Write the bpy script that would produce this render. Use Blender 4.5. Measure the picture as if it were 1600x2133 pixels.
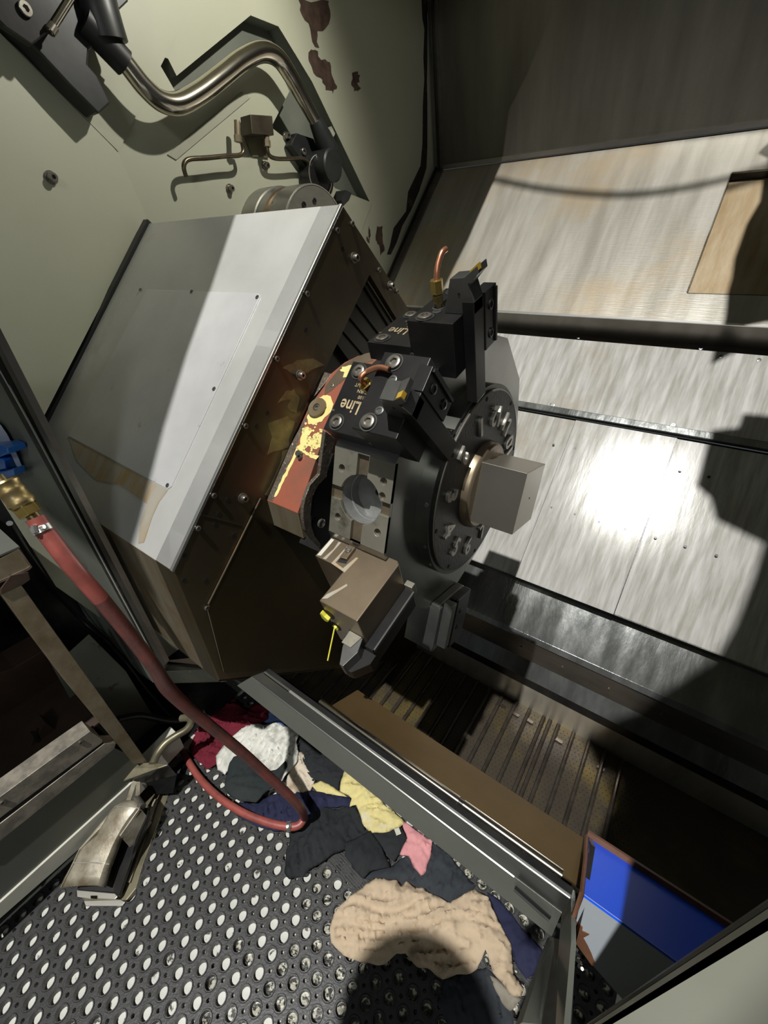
import bpy, bmesh, math, random
from mathutils import Vector, Matrix, noise
from mathutils.geometry import tessellate_polygon, delaunay_2d_cdt
random.seed(7)
V = Vector
S2 = 2 ** -.5
for o in list(bpy.data.objects): bpy.data.objects.remove(o)
scn = bpy.context.scene
COL = scn.collection
# ------------------------------------------------------------------ camera, light, exposure
FOC = 866.69
R0 = V((0.81201771, 0.58258298, -0.03499018))     # image right
R1 = V((0.29634585, -0.46321796, -0.83522946))    # image down
R2 = V((-0.50279855, 0.66785192, -0.54878724))    # viewing direction
C = V((0, 0, 1.5))
cd = bpy.data.cameras.new('camera'); cam = bpy.data.objects.new('camera', cd); COL.objects.link(cam)
M = Matrix(((R0.x, -R1.x, -R2.x, C.x), (R0.y, -R1.y, -R2.y, C.y), (R0.z, -R1.z, -R2.z, C.z), (0, 0, 0, 1)))
cam.matrix_world = M
cd.sensor_fit = 'HORIZONTAL'; cd.sensor_width = 36; cd.lens = FOC / 1600 * 36; cd.clip_start = .01
scn.camera = cam
scn.view_settings.view_transform = 'Standard'
scn.view_settings.look = 'None'
scn.view_settings.exposure = 0.08
scn.view_settings.gamma = 1
scn.view_settings.use_curve_mapping = False
w = bpy.data.worlds.new('shop'); scn.world = w; w.use_nodes = True
w.node_tree.nodes['Background'].inputs[0].default_value = (.80, .86, .9, 1)
w.node_tree.nodes['Background'].inputs[1].default_value = .05
def lamp(name, kind, loc, target, power, size=.05, color=(1, 1, 1), spot=None, blend=.3):
    l = bpy.data.lights.new(name, kind); o = bpy.data.objects.new(name, l); COL.objects.link(o)
    o.location = loc; o.rotation_euler = (V(target) - V(loc)).to_track_quat('-Z', 'Y').to_euler()
    l.energy = power; l.color = color
    if kind == 'AREA': l.shape = 'DISK'; l.size = size
    else: l.shadow_soft_size = size
    if spot: l.spot_size = math.radians(spot); l.spot_blend = blend
    return o
LAMP = V((-.2, -1.75, 7.0))
lamp('overhead_lamp', 'SPOT', LAMP, (-.3, .5, .8), 2250, .045, (1, .985, .95), 40, .3)
lamp('wall_lamp', 'SPOT', (-.62, 1.12, 2.28), (-1.3, .90, 1.72), 27, .012, (1, .97, .86), 112, .7)
lamp('shop_lamp', 'AREA', (.7, -1.6, 2.6), (-.3, .5, .6), 9, .5, (.95, 1, .95))

# ------------------------------------------------------------------ projection helpers: a pixel of the 1600x2133 frame meets a plane of the real machine
def ray(px, py): return R0 * ((px - 800) / FOC) + R1 * ((py - 1066.5) / FOC) + R2
def onX(px, py, x): r = ray(px, py); return C + r * (x / r.x)
def onY(px, py, y): r = ray(px, py); return C + r * (y / r.y)
def onZ(px, py, z): r = ray(px, py); return C + r * ((z - 1.5) / r.z)
NN = V((0, -S2, S2)); SS = V((0, -S2, -S2)); XX = V((1, 0, 0)); YY = V((0, 1, 0)); ZZ = V((0, 0, 1))
def onN(px, py, d): r = ray(px, py); return C + r * (-d / NN.dot(r))       # plane parallel to the 45 degree bed
def onP(px, py, p0, n): r = ray(px, py); return C + r * ((p0 - C).dot(n) / r.dot(n))
def nsx(x, s, d): return C + XX * x + SS * s - NN * d                        # x, down the slope, depth below the camera

# ------------------------------------------------------------------ materials
MATS = {}
def mat(name, base, rough=.5, metal=0., c2=None, nscale=8., stretch=(1, 1, 1), rot=(0, 0, 0), lo=.35, hi=.65, bump=0., bscale=60., c3=None, s3=3., lo3=.55, hi3=.62,
        rvar=0., spec=.5, bstretch=None, emit=None, coat=0.):
    m = bpy.data.materials.new(name); m.use_nodes = True; nt = m.node_tree; N = nt.nodes; L = nt.links
    b = N['Principled BSDF']
    b.inputs['Base Color'].default_value = (*base, 1); b.inputs['Roughness'].default_value = rough; b.inputs['Metallic'].default_value = metal
    b.inputs['Specular IOR Level'].default_value = spec
    if coat: b.inputs['Coat Weight'].default_value = coat; b.inputs['Coat Roughness'].default_value = .08
    tc = N.new('ShaderNodeTexCoord'); r = N.new('ShaderNodeMapping'); r.inputs['Rotation'].default_value = rot; L.new(tc.outputs['Object'], r.inputs['Vector'])
    def nz(scale, st, detail=5, rg=.6):
        mp = N.new('ShaderNodeMapping'); mp.inputs['Scale'].default_value = st; L.new(r.outputs[0], mp.inputs['Vector'])
        t = N.new('ShaderNodeTexNoise'); t.inputs['Scale'].default_value = scale; t.inputs['Detail'].default_value = detail; t.inputs['Roughness'].default_value = rg
        L.new(mp.outputs[0], t.inputs['Vector']); return t.outputs['Fac']
    def ramp(fac, a, b_, ca, cb):
        cr = N.new('ShaderNodeValToRGB'); cr.color_ramp.elements[0].position = a; cr.color_ramp.elements[1].position = b_
        cr.color_ramp.elements[0].color = ca; cr.color_ramp.elements[1].color = cb; L.new(fac, cr.inputs[0]); return cr.outputs[0]
    col = None
    if c2:
        f = nz(nscale, stretch); col = ramp(f, lo, hi, (*base, 1), (*c2, 1))
        L.new(col, b.inputs['Base Color'])
        if rvar:
            mr = N.new('ShaderNodeMapRange'); mr.inputs['To Min'].default_value = max(.03, rough - rvar); mr.inputs['To Max'].default_value = rough + rvar
            L.new(f, mr.inputs[0]); L.new(mr.outputs[0], b.inputs['Roughness'])
    if c3:
        f3 = nz(s3, (1, 1, 1), 8, .65); k = ramp(f3, lo3, hi3, (0, 0, 0, 1), (1, 1, 1, 1))
        mx = N.new('ShaderNodeMix'); mx.data_type = 'RGBA'; L.new(k, mx.inputs[0])
        if col: L.new(col, mx.inputs[6])
        else: mx.inputs[6].default_value = (*base, 1)
        mx.inputs[7].default_value = (*c3, 1); L.new(mx.outputs[2], b.inputs['Base Color'])
    if bump:
        fb = nz(bscale, bstretch or stretch, 4); bp = N.new('ShaderNodeBump'); bp.inputs['Strength'].default_value = bump; bp.inputs['Distance'].default_value = .002
        L.new(fb, bp.inputs['Height']); L.new(bp.outputs[0], b.inputs['Normal'])
    if emit:
        b.inputs['Emission Color'].default_value = (*emit[0], 1); b.inputs['Emission Strength'].default_value = emit[1]
    MATS[name] = m; return m
R45 = (math.radians(45), 0, 0)
mat('cream', (.36, .365, .275), .5, 0, (.42, .42, .33), 1.6, lo=.3, hi=.75, bump=.08, bscale=120)
mat('cream_dirty', (.22, .225, .175), .45, 0, (.34, .345, .27), 6, lo=.35, hi=.7, c3=(.06, .04, .025), s3=9, lo3=.6, hi3=.66)
mat('greygreen', (.115, .125, .105), .42, 0, (.17, .18, .15), 4, c3=(.03, .025, .02), s3=14, lo3=.63, hi3=.7)
mat('palegrey', (.27, .30, .27), .4, 0, (.33, .35, .31), 3)
mat('rust', (.075, .045, .03), .8, 0, (.03, .015, .01), 30, bump=.4)
mat('rust_trim', (.012, .010, .008), .6, 0, (.09, .06, .03), 20, lo=.55, hi=.7, bump=.3)
mat('bed_steel', (.35, .34, .305), .135, .12, (.56, .555, .53), 9, (6, 1, .6), R45, .36, .66, .08, 22, rvar=.03, bstretch=(3.5, 1, .9), c3=(.36, .32, .24), s3=2.2, lo3=.55, hi3=.75)
mat('bed_upper', (.32, .30, .25), .36, .40, (.46, .44, .385), 5, (3, 1, .35), R45, .35, .65, .2, 30, rvar=.08, bstretch=(.6, 1, 8), c3=(.42, .33, .21), s3=1.8, lo3=.52, hi3=.7)
mat('brown_film', (.30, .21, .105), .4, .2, (.44, .36, .24), 9, (3, 1, .5), R45, .35, .7, .3, 90)
mat('beam_dark', (.16, .15, .13), .32, .8, (.24, .22, .20), 6, (.6, 1, 3), R45)
mat('wet_steel', (.20, .21, .20), .16, .75, (.34, .35, .34), 10, (2, 1, .6), R45, .4, .7, .25, 40, rvar=.08)
mat('oily_dark', (.015, .015, .017), .28, .5, (.04, .04, .04), 12, bump=.15)
mat('back_sheet', (.10, .092, .074), .36, .6, (.17, .16, .13), 3.5, (2.6, 1, .4), (0, 0, 0), .3, .7, .12, 40, bstretch=(1, 1, 8))
mat('cover_steel', (.47, .47, .45), .36, .40, (.56, .56, .54), 5, (1, 1, 1), R45, .3, .7, .10, 55, rvar=.06, c3=(.42, .40, .35), s3=4, lo3=.6, hi3=.75)
mat('cover_plate', (.52, .52, .52), .34, .40, (.62, .62, .62), 7, (1, 1, 1), R45, .3, .7, .08, 60, rvar=.05, c3=(.40, .40, .40), s3=22, lo3=.66, hi3=.72)
mat('cover_side', (.070, .056, .036), .34, .65, (.11, .088, .052), 3.5, c3=(.20, .165, .075), s3=5, lo3=.60, hi3=.74, bump=.03)
mat('cover_side_low', (.045, .036, .022), .3, .65, (.075, .058, .03), 4, bump=.03)
mat('cover_front', (.24, .19, .11), .35, .6, (.36, .32, .24), 5, (3, 1, .5), c3=(.26, .14, .045), s3=6, lo3=.5, hi3=.7)
mat('rust_film', (.44, .41, .35), .4, .4, (.42, .30, .15), 12, (3, 1, .6), R45, .4, .62)
mat('bright_edge', (.75, .75, .72), .25, .9)
mat('slat_dark', (.035, .034, .028), .3, .7, (.055, .052, .042), 8)
mat('black_ox', (.012, .012, .013), .30, .35, (.024, .023, .022), 14, bump=.04, spec=.6)
mat('black_rubber', (.008, .008, .009), .5)
mat('black_hub', (.016, .017, .018), .42, .2, (.026, .027, .027), 20, bump=.05)
mat('turret_steel', (.23, .215, .17), .38, .6, (.34, .32, .26), 10, lo=.35, hi=.7, c3=(.12, .11, .085), s3=14, lo3=.58, hi3=.7, bump=.06)
mat('turret_side', (.33, .33, .31), .27, .95, (.46, .46, .44), 6, (1, 1, 1))
mat('bore_steel', (.25, .255, .25), .40, .35, (.17, .17, .16), 30, bump=.3)
mat('keyway', (.10, .085, .06), .5, .5, (.17, .13, .085), 40)
mat('drum_steel', (.11, .115, .105), .33, .8, (.17, .17, .15), 7)
mat('dial_black', (.020, .019, .019), .42, .3, (.040, .037, .035), 26, bump=.35, bscale=160)
mat('digit_steel', (.55, .53, .47), .38, .7, (.40, .38, .33), 60, bump=.3)
mat('cube_steel', (.42, .39, .335), .33, .92, (.50, .465, .40), 8, lo=.3, hi=.8, bump=.05, bscale=150)
mat('brown_steel', (.20, .155, .105), .36, .75, (.28, .22, .15), 9, c3=(.35, .23, .13), s3=12, lo3=.62, hi3=.7)
mat('tool_steel', (.14, .14, .135), .33, .8, (.20, .20, .19), 16)
mat('bolt', (.35, .33, .29), .32, .85, (.22, .2, .17), 60)
mat('dark_hole', (.004, .004, .004), .8)
mat('brass', (.62, .46, .14), .28, .9, (.50, .36, .12), 50)
mat('brass_dirty', (.40, .30, .12), .38, .8, (.22, .17, .09), 40)
mat('copper', (.62, .28, .16), .34, .85, (.48, .2, .12), 40)
mat('gold_insert', (.75, .46, .05), .35, .4)
mat('gold_print', (.78, .62, .38), .4, .6, (.40, .31, .19), 90)
mat('red_paint', (.33, .055, .025), .42, .1, (.23, .085, .05), 9, lo=.4, hi=.7, c3=(.72, .63, .24), s3=14, lo3=.57, hi3=.585, bump=.15)
mat('red_worn', (.29, .085, .05), .42, .15, (.17, .085, .055), 12, lo=.4, hi=.7, bump=.1)
mat('yellow_paint', (.72, .63, .24), .5, 0, (.62, .54, .20), 30, bump=.3)
mat('olive_metal', (.10, .088, .055), .4, .5, (.22, .2, .13), 10)
mat('speckled', (.11, .09, .07), .35, .5, (.17, .14, .11), 60, c3=(.5, .47, .42), s3=160, lo3=.62, hi3=.66, bump=.6, bscale=240)
mat('polished', (.56, .52, .44), .17, 1., (.50, .46, .39), 30, (1, 1, 1), bump=.02)
mat('chuck_steel', (.20, .20, .18), .35, .7, (.30, .29, .25), 5, (1, 1, 4))
mat('block_dark', (.045, .037, .026), .4, .5, (.08, .065, .045), 14)
mat('pipe_brown', (.15, .125, .085), .3, .8, (.1, .08, .055), 40)
mat('belt', (.060, .050, .042), .34, .4, (.09, .072, .045), 6, bump=.1, c3=(.15, .11, .03), s3=3, lo3=.5, hi3=.66)
mat('bar_metal', (.20, .17, .14), .25, .8, (.12, .1, .08), 30)
mat('tray_brown', (.095, .062, .026), .28, .45, (.14, .092, .04), 4, bump=.04)
mat('sill_steel', (.13, .135, .125), .3, .7, (.18, .18, .165), 6, (.4, 1, 2), bump=.04)
mat('sill_dark', (.10, .11, .095), .42, .3, (.14, .14, .12), 5, (.5, 1, 1))
mat('blue_paint', (.010, .075, .66), .35, 0, (.012, .085, .72), 6, spec=.25)
mat('grey_paint', (.33, .37, .41), .35, 0, (.38, .41, .44), 6, c3=(.22, .20, .19), s3=5, lo3=.62, hi3=.7)
mat('rust_orange', (.16, .07, .035), .6, .1, (.09, .04, .022), 20, bump=.3)
mat('concrete', (.52, .52, .47), .45, 0, (.60, .60, .55), 5, c3=(.05, .045, .035), s3=26, lo3=.60, hi3=.63, bump=.05, spec=.4)
mat('oil', (.42, .41, .33), .08, 0, (.02, .018, .014), 75, lo=.46, hi=.52, bump=1.0, bscale=150, coat=1)
mat('mat_rubber', (.026, .026, .027), .40, 0, (.042, .042, .042), 40, lo=.3, hi=.7, bump=.3, bscale=200, spec=.5)
mat('hose_red', (.17, .042, .034), .42, 0, (.085, .034, .03), 12, lo=.4, hi=.62, bump=.3, bscale=120)
mat('hose_clean', (.33, .08, .065), .42, 0, (.20, .055, .045), 20, bump=.2)
mat('table_steel', (.16, .12, .065), .4, .35, (.27, .23, .16), 12, c3=(.42, .42, .36), s3=5, lo3=.64, hi3=.66, bump=.2)
mat('table_edge', (.24, .19, .15), .4, .4, (.10, .075, .05), 30, bump=.2)
mat('beam_paint', (.17, .155, .13), .42, .3, (.30, .27, .22), 24, lo=.4, hi=.6, bump=.3)
mat('panel_grey', (.105, .112, .095), .4, 0, (.085, .09, .075), 3)
mat('strip_light', (.50, .49, .42), .5, 0, (.38, .37, .31), 18, lo=.5, hi=.8)
mat('pedal_cast', (.36, .33, .26), .40, .25, (.17, .14, .09), 20, bump=.3, c3=(.52, .48, .38), s3=9, lo3=.58, hi3=.68)
mat('pedal_edge', (.60, .58, .52), .3, .6)
mat('rust_box', (.055, .030, .018), .6, 0, (.03, .018, .012), 9, bump=.2)
mat('bin_blue', (.01, .16, .62), .3, 0)
mat('paper', (.55, .60, .72), .6, 0)
mat('black_cable', (.010, .010, .011), .45)
mat('door_cream', (.30, .30, .235), .45, 0, (.36, .36, .29), 2.5)
mat('door_edge', (.075, .062, .042), .5, 0, (.05, .04, .028), 14)
mat('yellow_tag', (.75, .70, .08), .5)
mat('chip_metal', (.7, .7, .68), .2, 1.)
mat('coolant_film', (.20, .17, .085), .4, .45, (.12, .10, .055), 30, lo=.4, hi=.65)
def cloth(name, base, c2, s=9, c3=None): mat(name, base, .85, 0, c2, s, bump=.25, bscale=500, c3=c3, s3=9, lo3=.56, hi3=.68, spec=.2)
cloth('cl_maroon', (.145, .014, .026), (.105, .010, .02))
cloth('cl_white', (.66, .66, .60), (.52, .52, .47), c3=(.30, .29, .25))
cloth('cl_cream', (.62, .55, .44), (.5, .42, .32), c3=(.30, .22, .14))
cloth('cl_black', (.016, .018, .020), (.024, .026, .028))
cloth('cl_green', (.018, .024, .025), (.028, .034, .034))
cloth('cl_navy', (.016, .018, .045), (.024, .026, .06))
cloth('cl_yellow', (.66, .58, .26), (.58, .50, .22), c3=(.66, .62, .48))
cloth('cl_pink', (.66, .30, .31), (.58, .26, .27))
cloth('cl_charcoal', (.030, .034, .040), (.042, .047, .054))
cloth('cl_beige', (.52, .41, .29), (.44, .345, .24), 7, c3=(.20, .15, .105))
cloth('cl_blue', (.20, .32, .68), (.16, .26, .6))
cloth('cl_dirty', (.30, .28, .23), (.16, .14, .11))

# ------------------------------------------------------------------ objects
def setp(o, label=None, cat=None, group=None, kind=None):
    if label: o['label'] = label
    if cat: o['category'] = cat
    if group: o['group'] = group
    if kind: o['kind'] = kind
def thing(name, loc, label, cat, group=None):
    o = bpy.data.objects.new(name, None); COL.objects.link(o); o.location = loc; o.empty_display_size = .02
    setp(o, label, cat, group); return o
def wloc(o):
    p = V((0, 0, 0))
    while o: p += o.location; o = o.parent
    return p
class MB:
    def __init__(s): s.v = []; s.f = []; s.sm = []
    def add(s, vs, fs, smooth=False):
        b = len(s.v); s.v += [V(x) for x in vs]; s.f += [tuple(b + i for i in f) for f in fs]; s.sm += [smooth] * len(fs); return s
    def prism(s, pts, vec, holes=()):
        pts = [V(p) for p in pts]; vec = V(vec); n = len(pts)
        loops = [pts] + [[V(q) for q in h] for h in holes]
        if holes or n > 4: tris = [t for t in tessellate_polygon(loops)]
        else: tris = [tuple(range(n))]
        flat = [p for l in loops for p in l]; m = len(flat)
        vs = flat + [p + vec for p in flat]
        fs = [tuple(t) for t in tris] + [tuple(m + i for i in reversed(t)) for t in tris]
        o = 0
        for l in loops:
            k = len(l)
            for i in range(k): j = (i + 1) % k; fs.append((o + i, o + j, m + o + j, m + o + i))
            o += k
        return s.add(vs, fs)
    def cyl(s, p0, p1, r, r2=None, n=20, caps=True, smooth=True):
        p0 = V(p0); p1 = V(p1); r2 = r if r2 is None else r2; d = (p1 - p0).normalized()
        a = d.orthogonal().normalized(); b = d.cross(a)
        ci = [a * math.cos(2 * math.pi * i / n) + b * math.sin(2 * math.pi * i / n) for i in range(n)]
        s.add([p0 + c * r for c in ci] + [p1 + c * r2 for c in ci], [(i, (i + 1) % n, n + (i + 1) % n, n + i) for i in range(n)], smooth)
        if caps:
            s.add([p0 + c * r for c in ci], [tuple(reversed(range(n)))]); s.add([p1 + c * r2 for c in ci], [tuple(range(n))])
        return s
    def lathe(s, p0, axis, prof, n=32, smooth=True):
        p0 = V(p0); d = V(axis).normalized(); a = d.orthogonal().normalized(); b = d.cross(a)
        vs = []
        for h, r in prof:
            for i in range(n): t = 2 * math.pi * i / n; vs.append(p0 + d * h + (a * math.cos(t) + b * math.sin(t)) * r)
        fs = [(k * n + i, k * n + (i + 1) % n, (k + 1) * n + (i + 1) % n, (k + 1) * n + i) for k in range(len(prof) - 1) for i in range(n)]
        return s.add(vs, fs, smooth)
    def tube(s, pts, rs, n=14, sub=6, caps=True):
        pts = [V(p) for p in pts]; m = len(pts)
        if not isinstance(rs, (list, tuple)): rs = [rs] * m
        P = []; Q = []
        for i in range(m - 1):
            a = pts[max(i - 1, 0)]; b = pts[i]; c = pts[i + 1]; d = pts[min(i + 2, m - 1)]
            for k in range(sub):
                t = k / sub; P.append(.5 * ((2 * b) + (c - a) * t + (2 * a - 5 * b + 4 * c - d) * t * t + (3 * b - a - 3 * c + d) * t ** 3)); Q.append(rs[i] * (1 - t) + rs[i + 1] * t)
        P.append(pts[-1]); Q.append(rs[-1])
        u = None; vs = []
        for i, p in enumerate(P):
            t = (P[min(i + 1, len(P) - 1)] - P[max(i - 1, 0)]).normalized()
            u = t.orthogonal().normalized() if u is None else (u - t * u.dot(t)).normalized()
            w_ = t.cross(u)
            for j in range(n): a = 2 * math.pi * j / n; vs.append(p + (u * math.cos(a) + w_ * math.sin(a)) * Q[i])
        k = len(P)
        fs = [(i * n + j, i * n + (j + 1) % n, (i + 1) * n + (j + 1) % n, (i + 1) * n + j) for i in range(k - 1) for j in range(n)]
        s.add(vs, fs, True)
        if caps: s.add(vs[:n], [tuple(reversed(range(n)))]); s.add(vs[-n:], [tuple(range(n))])
        return s
    def socket(s, p, nrm, r, h, hexr=.52, n=18):
        "round socket-head screw standing h above p with a hexagonal socket"
        d = V(nrm).normalized(); p = V(p); s.cyl(p, p + d * h * .85, r, r, n, caps=False); s.cyl(p + d * h * .85, p + d * h, r, r * .9, n, caps=False)
        a = d.orthogonal().normalized(); b = d.cross(a); q = p + d * h
        out = [q + (a * math.cos(2 * math.pi * i / n) + b * math.sin(2 * math.pi * i / n)) * r * .9 for i in range(n)]
        inn = []
        for i in range(n):
            t = 2 * math.pi * i / n; tt = (t % (math.pi / 3)) - math.pi / 6
            inn.append(q + (a * math.cos(t) + b * math.sin(t)) * (r * hexr * math.cos(math.pi / 6) / math.cos(tt)))
        s.add(out + inn, [(i, (i + 1) % n, n + (i + 1) % n, n + i) for i in range(n)])
        s.add(inn + [x - d * min(h * .75, r * .8) for x in inn], [(i, (i + 1) % n, n + (i + 1) % n, n + i) for i in range(n)] + [tuple(range(n, 2 * n))])
        return s
    def build(s, name, m, parent=None, bevel=0, seg=2, label=None, cat=None, group=None, kind=None):
        if parent is None:
            c = V((0, 0, 0))
            for v in s.v: c += v
            c /= max(1, len(s.v)); c.z = min(v.z for v in s.v)
        else: c = wloc(parent)
        me = bpy.data.meshes.new(name); me.from_pydata([tuple(v - c) for v in s.v], [], s.f)
        bm = bmesh.new(); bm.from_mesh(me); bmesh.ops.remove_doubles(bm, verts=bm.verts, dist=1e-6)
        bmesh.ops.recalc_face_normals(bm, faces=bm.faces); bm.to_mesh(me); bm.free()
        if any(s.sm):
            for p in me.polygons: p.use_smooth = True
            me.set_sharp_from_angle(angle=math.radians(75 if name == 'rag' else 32))
        o = bpy.data.objects.new(name, me); COL.objects.link(o); me.materials.append(MATS[m] if isinstance(m, str) else m)
        if parent is None: o.location = c
        else: o.parent = parent
        if bevel:
            b = o.modifiers.new('b', 'BEVEL'); b.width = bevel; b.segments = seg; b.limit_method = 'ANGLE'; b.angle_limit = math.radians(40); b.harden_normals = False
        setp(o, label, cat, group, kind); return o
def slab(name, pts, vec, m, parent=None, bevel=0, holes=(), **k): return MB().prism(pts, vec, holes).build(name, m, parent, bevel, **k)
def copyto(o, dv, parent, rot=None):
    c = o.copy(); c.parent = parent; COL.objects.link(c); c.location = o.location + V(dv); return c
def text(name, s, org, xd, yd, size, ext, m, parent, label=None, bold=0, align='LEFT', ysc=1.):
    cu = bpy.data.curves.new(name, 'FONT'); cu.body = s; cu.size = size; cu.extrude = ext; cu.align_x = align; cu.offset = bold; cu.resolution_u = 3
    t = bpy.data.objects.new(name, cu); COL.objects.link(t)
    xd = V(xd).normalized(); yd = V(yd).normalized(); zd = xd.cross(yd)
    bpy.context.view_layer.update()
    me = bpy.data.meshes.new_from_object(t.evaluated_get(bpy.context.evaluated_depsgraph_get()))
    bpy.data.objects.remove(t)
    pl = wloc(parent)
    me.transform(Matrix.Diagonal((1, ysc, 1, 1)))
    me.transform(Matrix(((xd.x, yd.x, zd.x, org[0] - pl.x), (xd.y, yd.y, zd.y, org[1] - pl.y), (xd.z, yd.z, zd.z, org[2] - pl.z), (0, 0, 0, 1))))
    o = bpy.data.objects.new(name, me); me.materials.clear(); me.materials.append(MATS[m]); COL.objects.link(o); o.parent = parent; setp(o, label); return o
PX = lambda f, pts, d: [f(x, y, d) for x, y in pts]

# ------------------------------------------------------------------ setting: floor, walls, added roof sheets
XW = -1.298                                   # inner face of the left wall
slab('floor', [(-4, -3, 0), (3, -3, 0), (3, 4, 0), (-4, 4, 0)], (0, 0, -.1), 'concrete', kind='structure')
A80 = math.radians(80.1); W80 = V((0, -math.cos(A80), math.sin(A80))); NW = XX.cross(W80)
E0 = onN(1250, 310, 1.40); EY, EZ = E0.y, E0.z
# two unseen roof sheets added to block light; their edges are cut to shadow outlines
HR = 2.3
left = [(-.60, -.24), (-.623, -.172), (-.677, -.042), (-.72, .087), (-.753, .214), (-.798, .365), (-.83, .9), (-.844, 1.27), (-.847, 1.412), (-.863, 1.613), (-.878, 1.8), (-.883, 1.923), (-.829, 1.979), (-.764, 2.075), (-.72, 2.2), (-1.8, 2.2), (-1.8, -.24)]
right = [(1.3, -.3), (.06, -.3), (.04, -.201), (.077, -.023), (-.02, .1), (.06, .18), (.15, .32), (.166, .399), (.176, .51), (.178, .588), (.089, .615), (.069, .664), (.037, .686), (.034, .834), (.082, .853), (.083, .894), (.132, .898), (.30, .91), (.30, 1.10), (.095, 1.109), (.041, 1.087), (-.008, 1.033), (-.012, 1.111),
         (-.023, 1.19), (-.024, 1.272), (-.032, 1.341), (-.03, 1.465), (-.016, 1.556), (-.03, 1.694), (-.056, 1.719), (-.041, 1.757), (0, 1.8), (.1, 2.2), (1.3, 2.2)]
cl = MB().prism([(x, y, HR) for x, y in left], (0, 0, .012)).build('shadow_roof', 'cream', kind='structure')
slab('shadow_roof', [(x, y, HR) for x, y in right], (0, 0, .012), 'cream', kind='structure')

# left wall with the slot for the probe arm and a second slot above it
slot1 = PX(onX, [(320, 112), (350, 122), (368, 158), (522, 32), (580, 55), (650, 170), (770, 420), (698, 392), (648, 330), (565, 265), (603, 190), (570, 120), (540, 105), (400, 205), (365, 190)], XW)
slot2 = PX(onX, [(262, -40), (310, -42), (372, 59), (300, 48), (262, 38), (236, 30)], XW)
corner_lo = onN(800, 612, 1.40)
wall = [V((XW, .15, 2.45)), V((XW, EY - .135, 2.45 + .05)), V((XW, EY, EZ))] + [V((XW, nsx(0, s, 1.40).y, nsx(0, s, 1.40).z)) for s in (-1.0, .2)] + [V((XW, .95, .2)), V((XW, .3, .2)), V((XW, .15, .7))]
wl = slab('wall_left', wall, (-.006, 0, 0), 'cream', holes=[slot1, slot2], kind='structure')
def rim(loop, name):
    n = len(loop); fs = [(i, (i + 1) % n, n + (i + 1) % n, n + i) for i in range(n)]
    b = MB().add(loop + [p + V((-.05, 0, 0)) for p in loop], fs); b.add([p + V((-.05, 0, 0)) for p in loop], [t for t in tessellate_polygon([loop])])
    return b.build(name, 'greygreen' if name == 'slot_pocket' else 'oily_dark', wl)
rim(slot1, 'slot_pocket'); rim(slot2, 'slot_pocket')
# raised panels, folds, caulk, paint chips and plugs on the wall
slab('raised_panel', PX(onX, [(245, 316), (372, 60), (330, -30), (100, -200), (-60, -60), (120, 190)], XW + .0), (.004, 0, 0), 'cream', wl)
p1 = onX(245, 316, XW + .002); p2 = onX(312, 470, XW + .002); p3 = onX(0, 68, XW + .022)
n3 = (p2 - p1).cross(p3 - p1)
slab('front_panel', [onP(x, y, p1, n3) for x, y in [(245, 316), (-60, 8), (-260, 500), (-100, 920), (92, 866), (296, 470), (306, 452)]], (-.004, 0, 0), 'cream', wl)
slab('fold_strip', PX(onX, [(348, 322), (505, 192), (520, 204), (366, 333)], XW), (.003, 0, 0), 'door_cream', wl)
slab('fold_strip', PX(onX, [(705, 396), (773, 424), (756, 470), (742, 520), (700, 430)], XW), (.004, 0, 0), 'cream', wl)
def chip(pts, x=XW, m='rust', sub=3, amp=3.0):
    out = []
    for i, (a, b) in enumerate(pts):
        c, d = pts[(i + 1) % len(pts)]
        for k in range(sub): t = k / sub; out.append((a + (c - a) * t + random.uniform(-amp, amp), b + (d - b) * t + random.uniform(-amp, amp)))
    return slab('paint_chip', PX(onX, out, x), (.0006, 0, 0), m, wl)
chip([(622, 0), (650, 5), (685, 0), (688, 30), (680, 62), (660, 66), (664, 100), (655, 98), (645, 62), (630, 30)])
chip([(646, 104), (660, 104), (668, 122), (690, 130), (694, 160), (702, 178), (694, 193), (680, 188), (672, 165), (652, 155), (644, 128)])
chip([(735, 154), (748, 150), (750, 162), (745, 172), (750, 186), (740, 192), (733, 178)])
chip([(786, 472), (796, 470), (798, 500), (800, 520), (793, 533), (789, 510), (782, 500)], amp=1.5)
chip([(768, 470), (772, 485), (770, 500), (767, 490)], amp=1); chip([(764, 492), (770, 500), (770, 506), (764, 503)], amp=1)
chip([(212, 292), (222, 298), (240, 314), (236, 316), (220, 303)], amp=1); chip([(25, 130), (32, 138), (33, 145), (26, 140)], amp=.5); chip([(155, 298), (163, 303), (162, 307), (156, 303)], amp=.5); chip([(184, 272), (198, 285), (192, 282)], amp=.5)
def dots(mb_pts, x, name, r, h, m, parent=wl):
    for a, b in mb_pts: p = onX(a, b, x); MB().cyl(p, p + XX * h * .5, r, r, 16).socket(p + XX * h * .5, XX, r * .72, h, .5).build(name, m, parent)
dots([(105, 370)], onP(105, 370, p1, n3).x, 'plug', .0125, .012, 'bolt')
dots([(477, 393), (551, 345), (594, 284), (633, 315)], XW, 'plug', .0115, .012, 'bolt')
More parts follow.
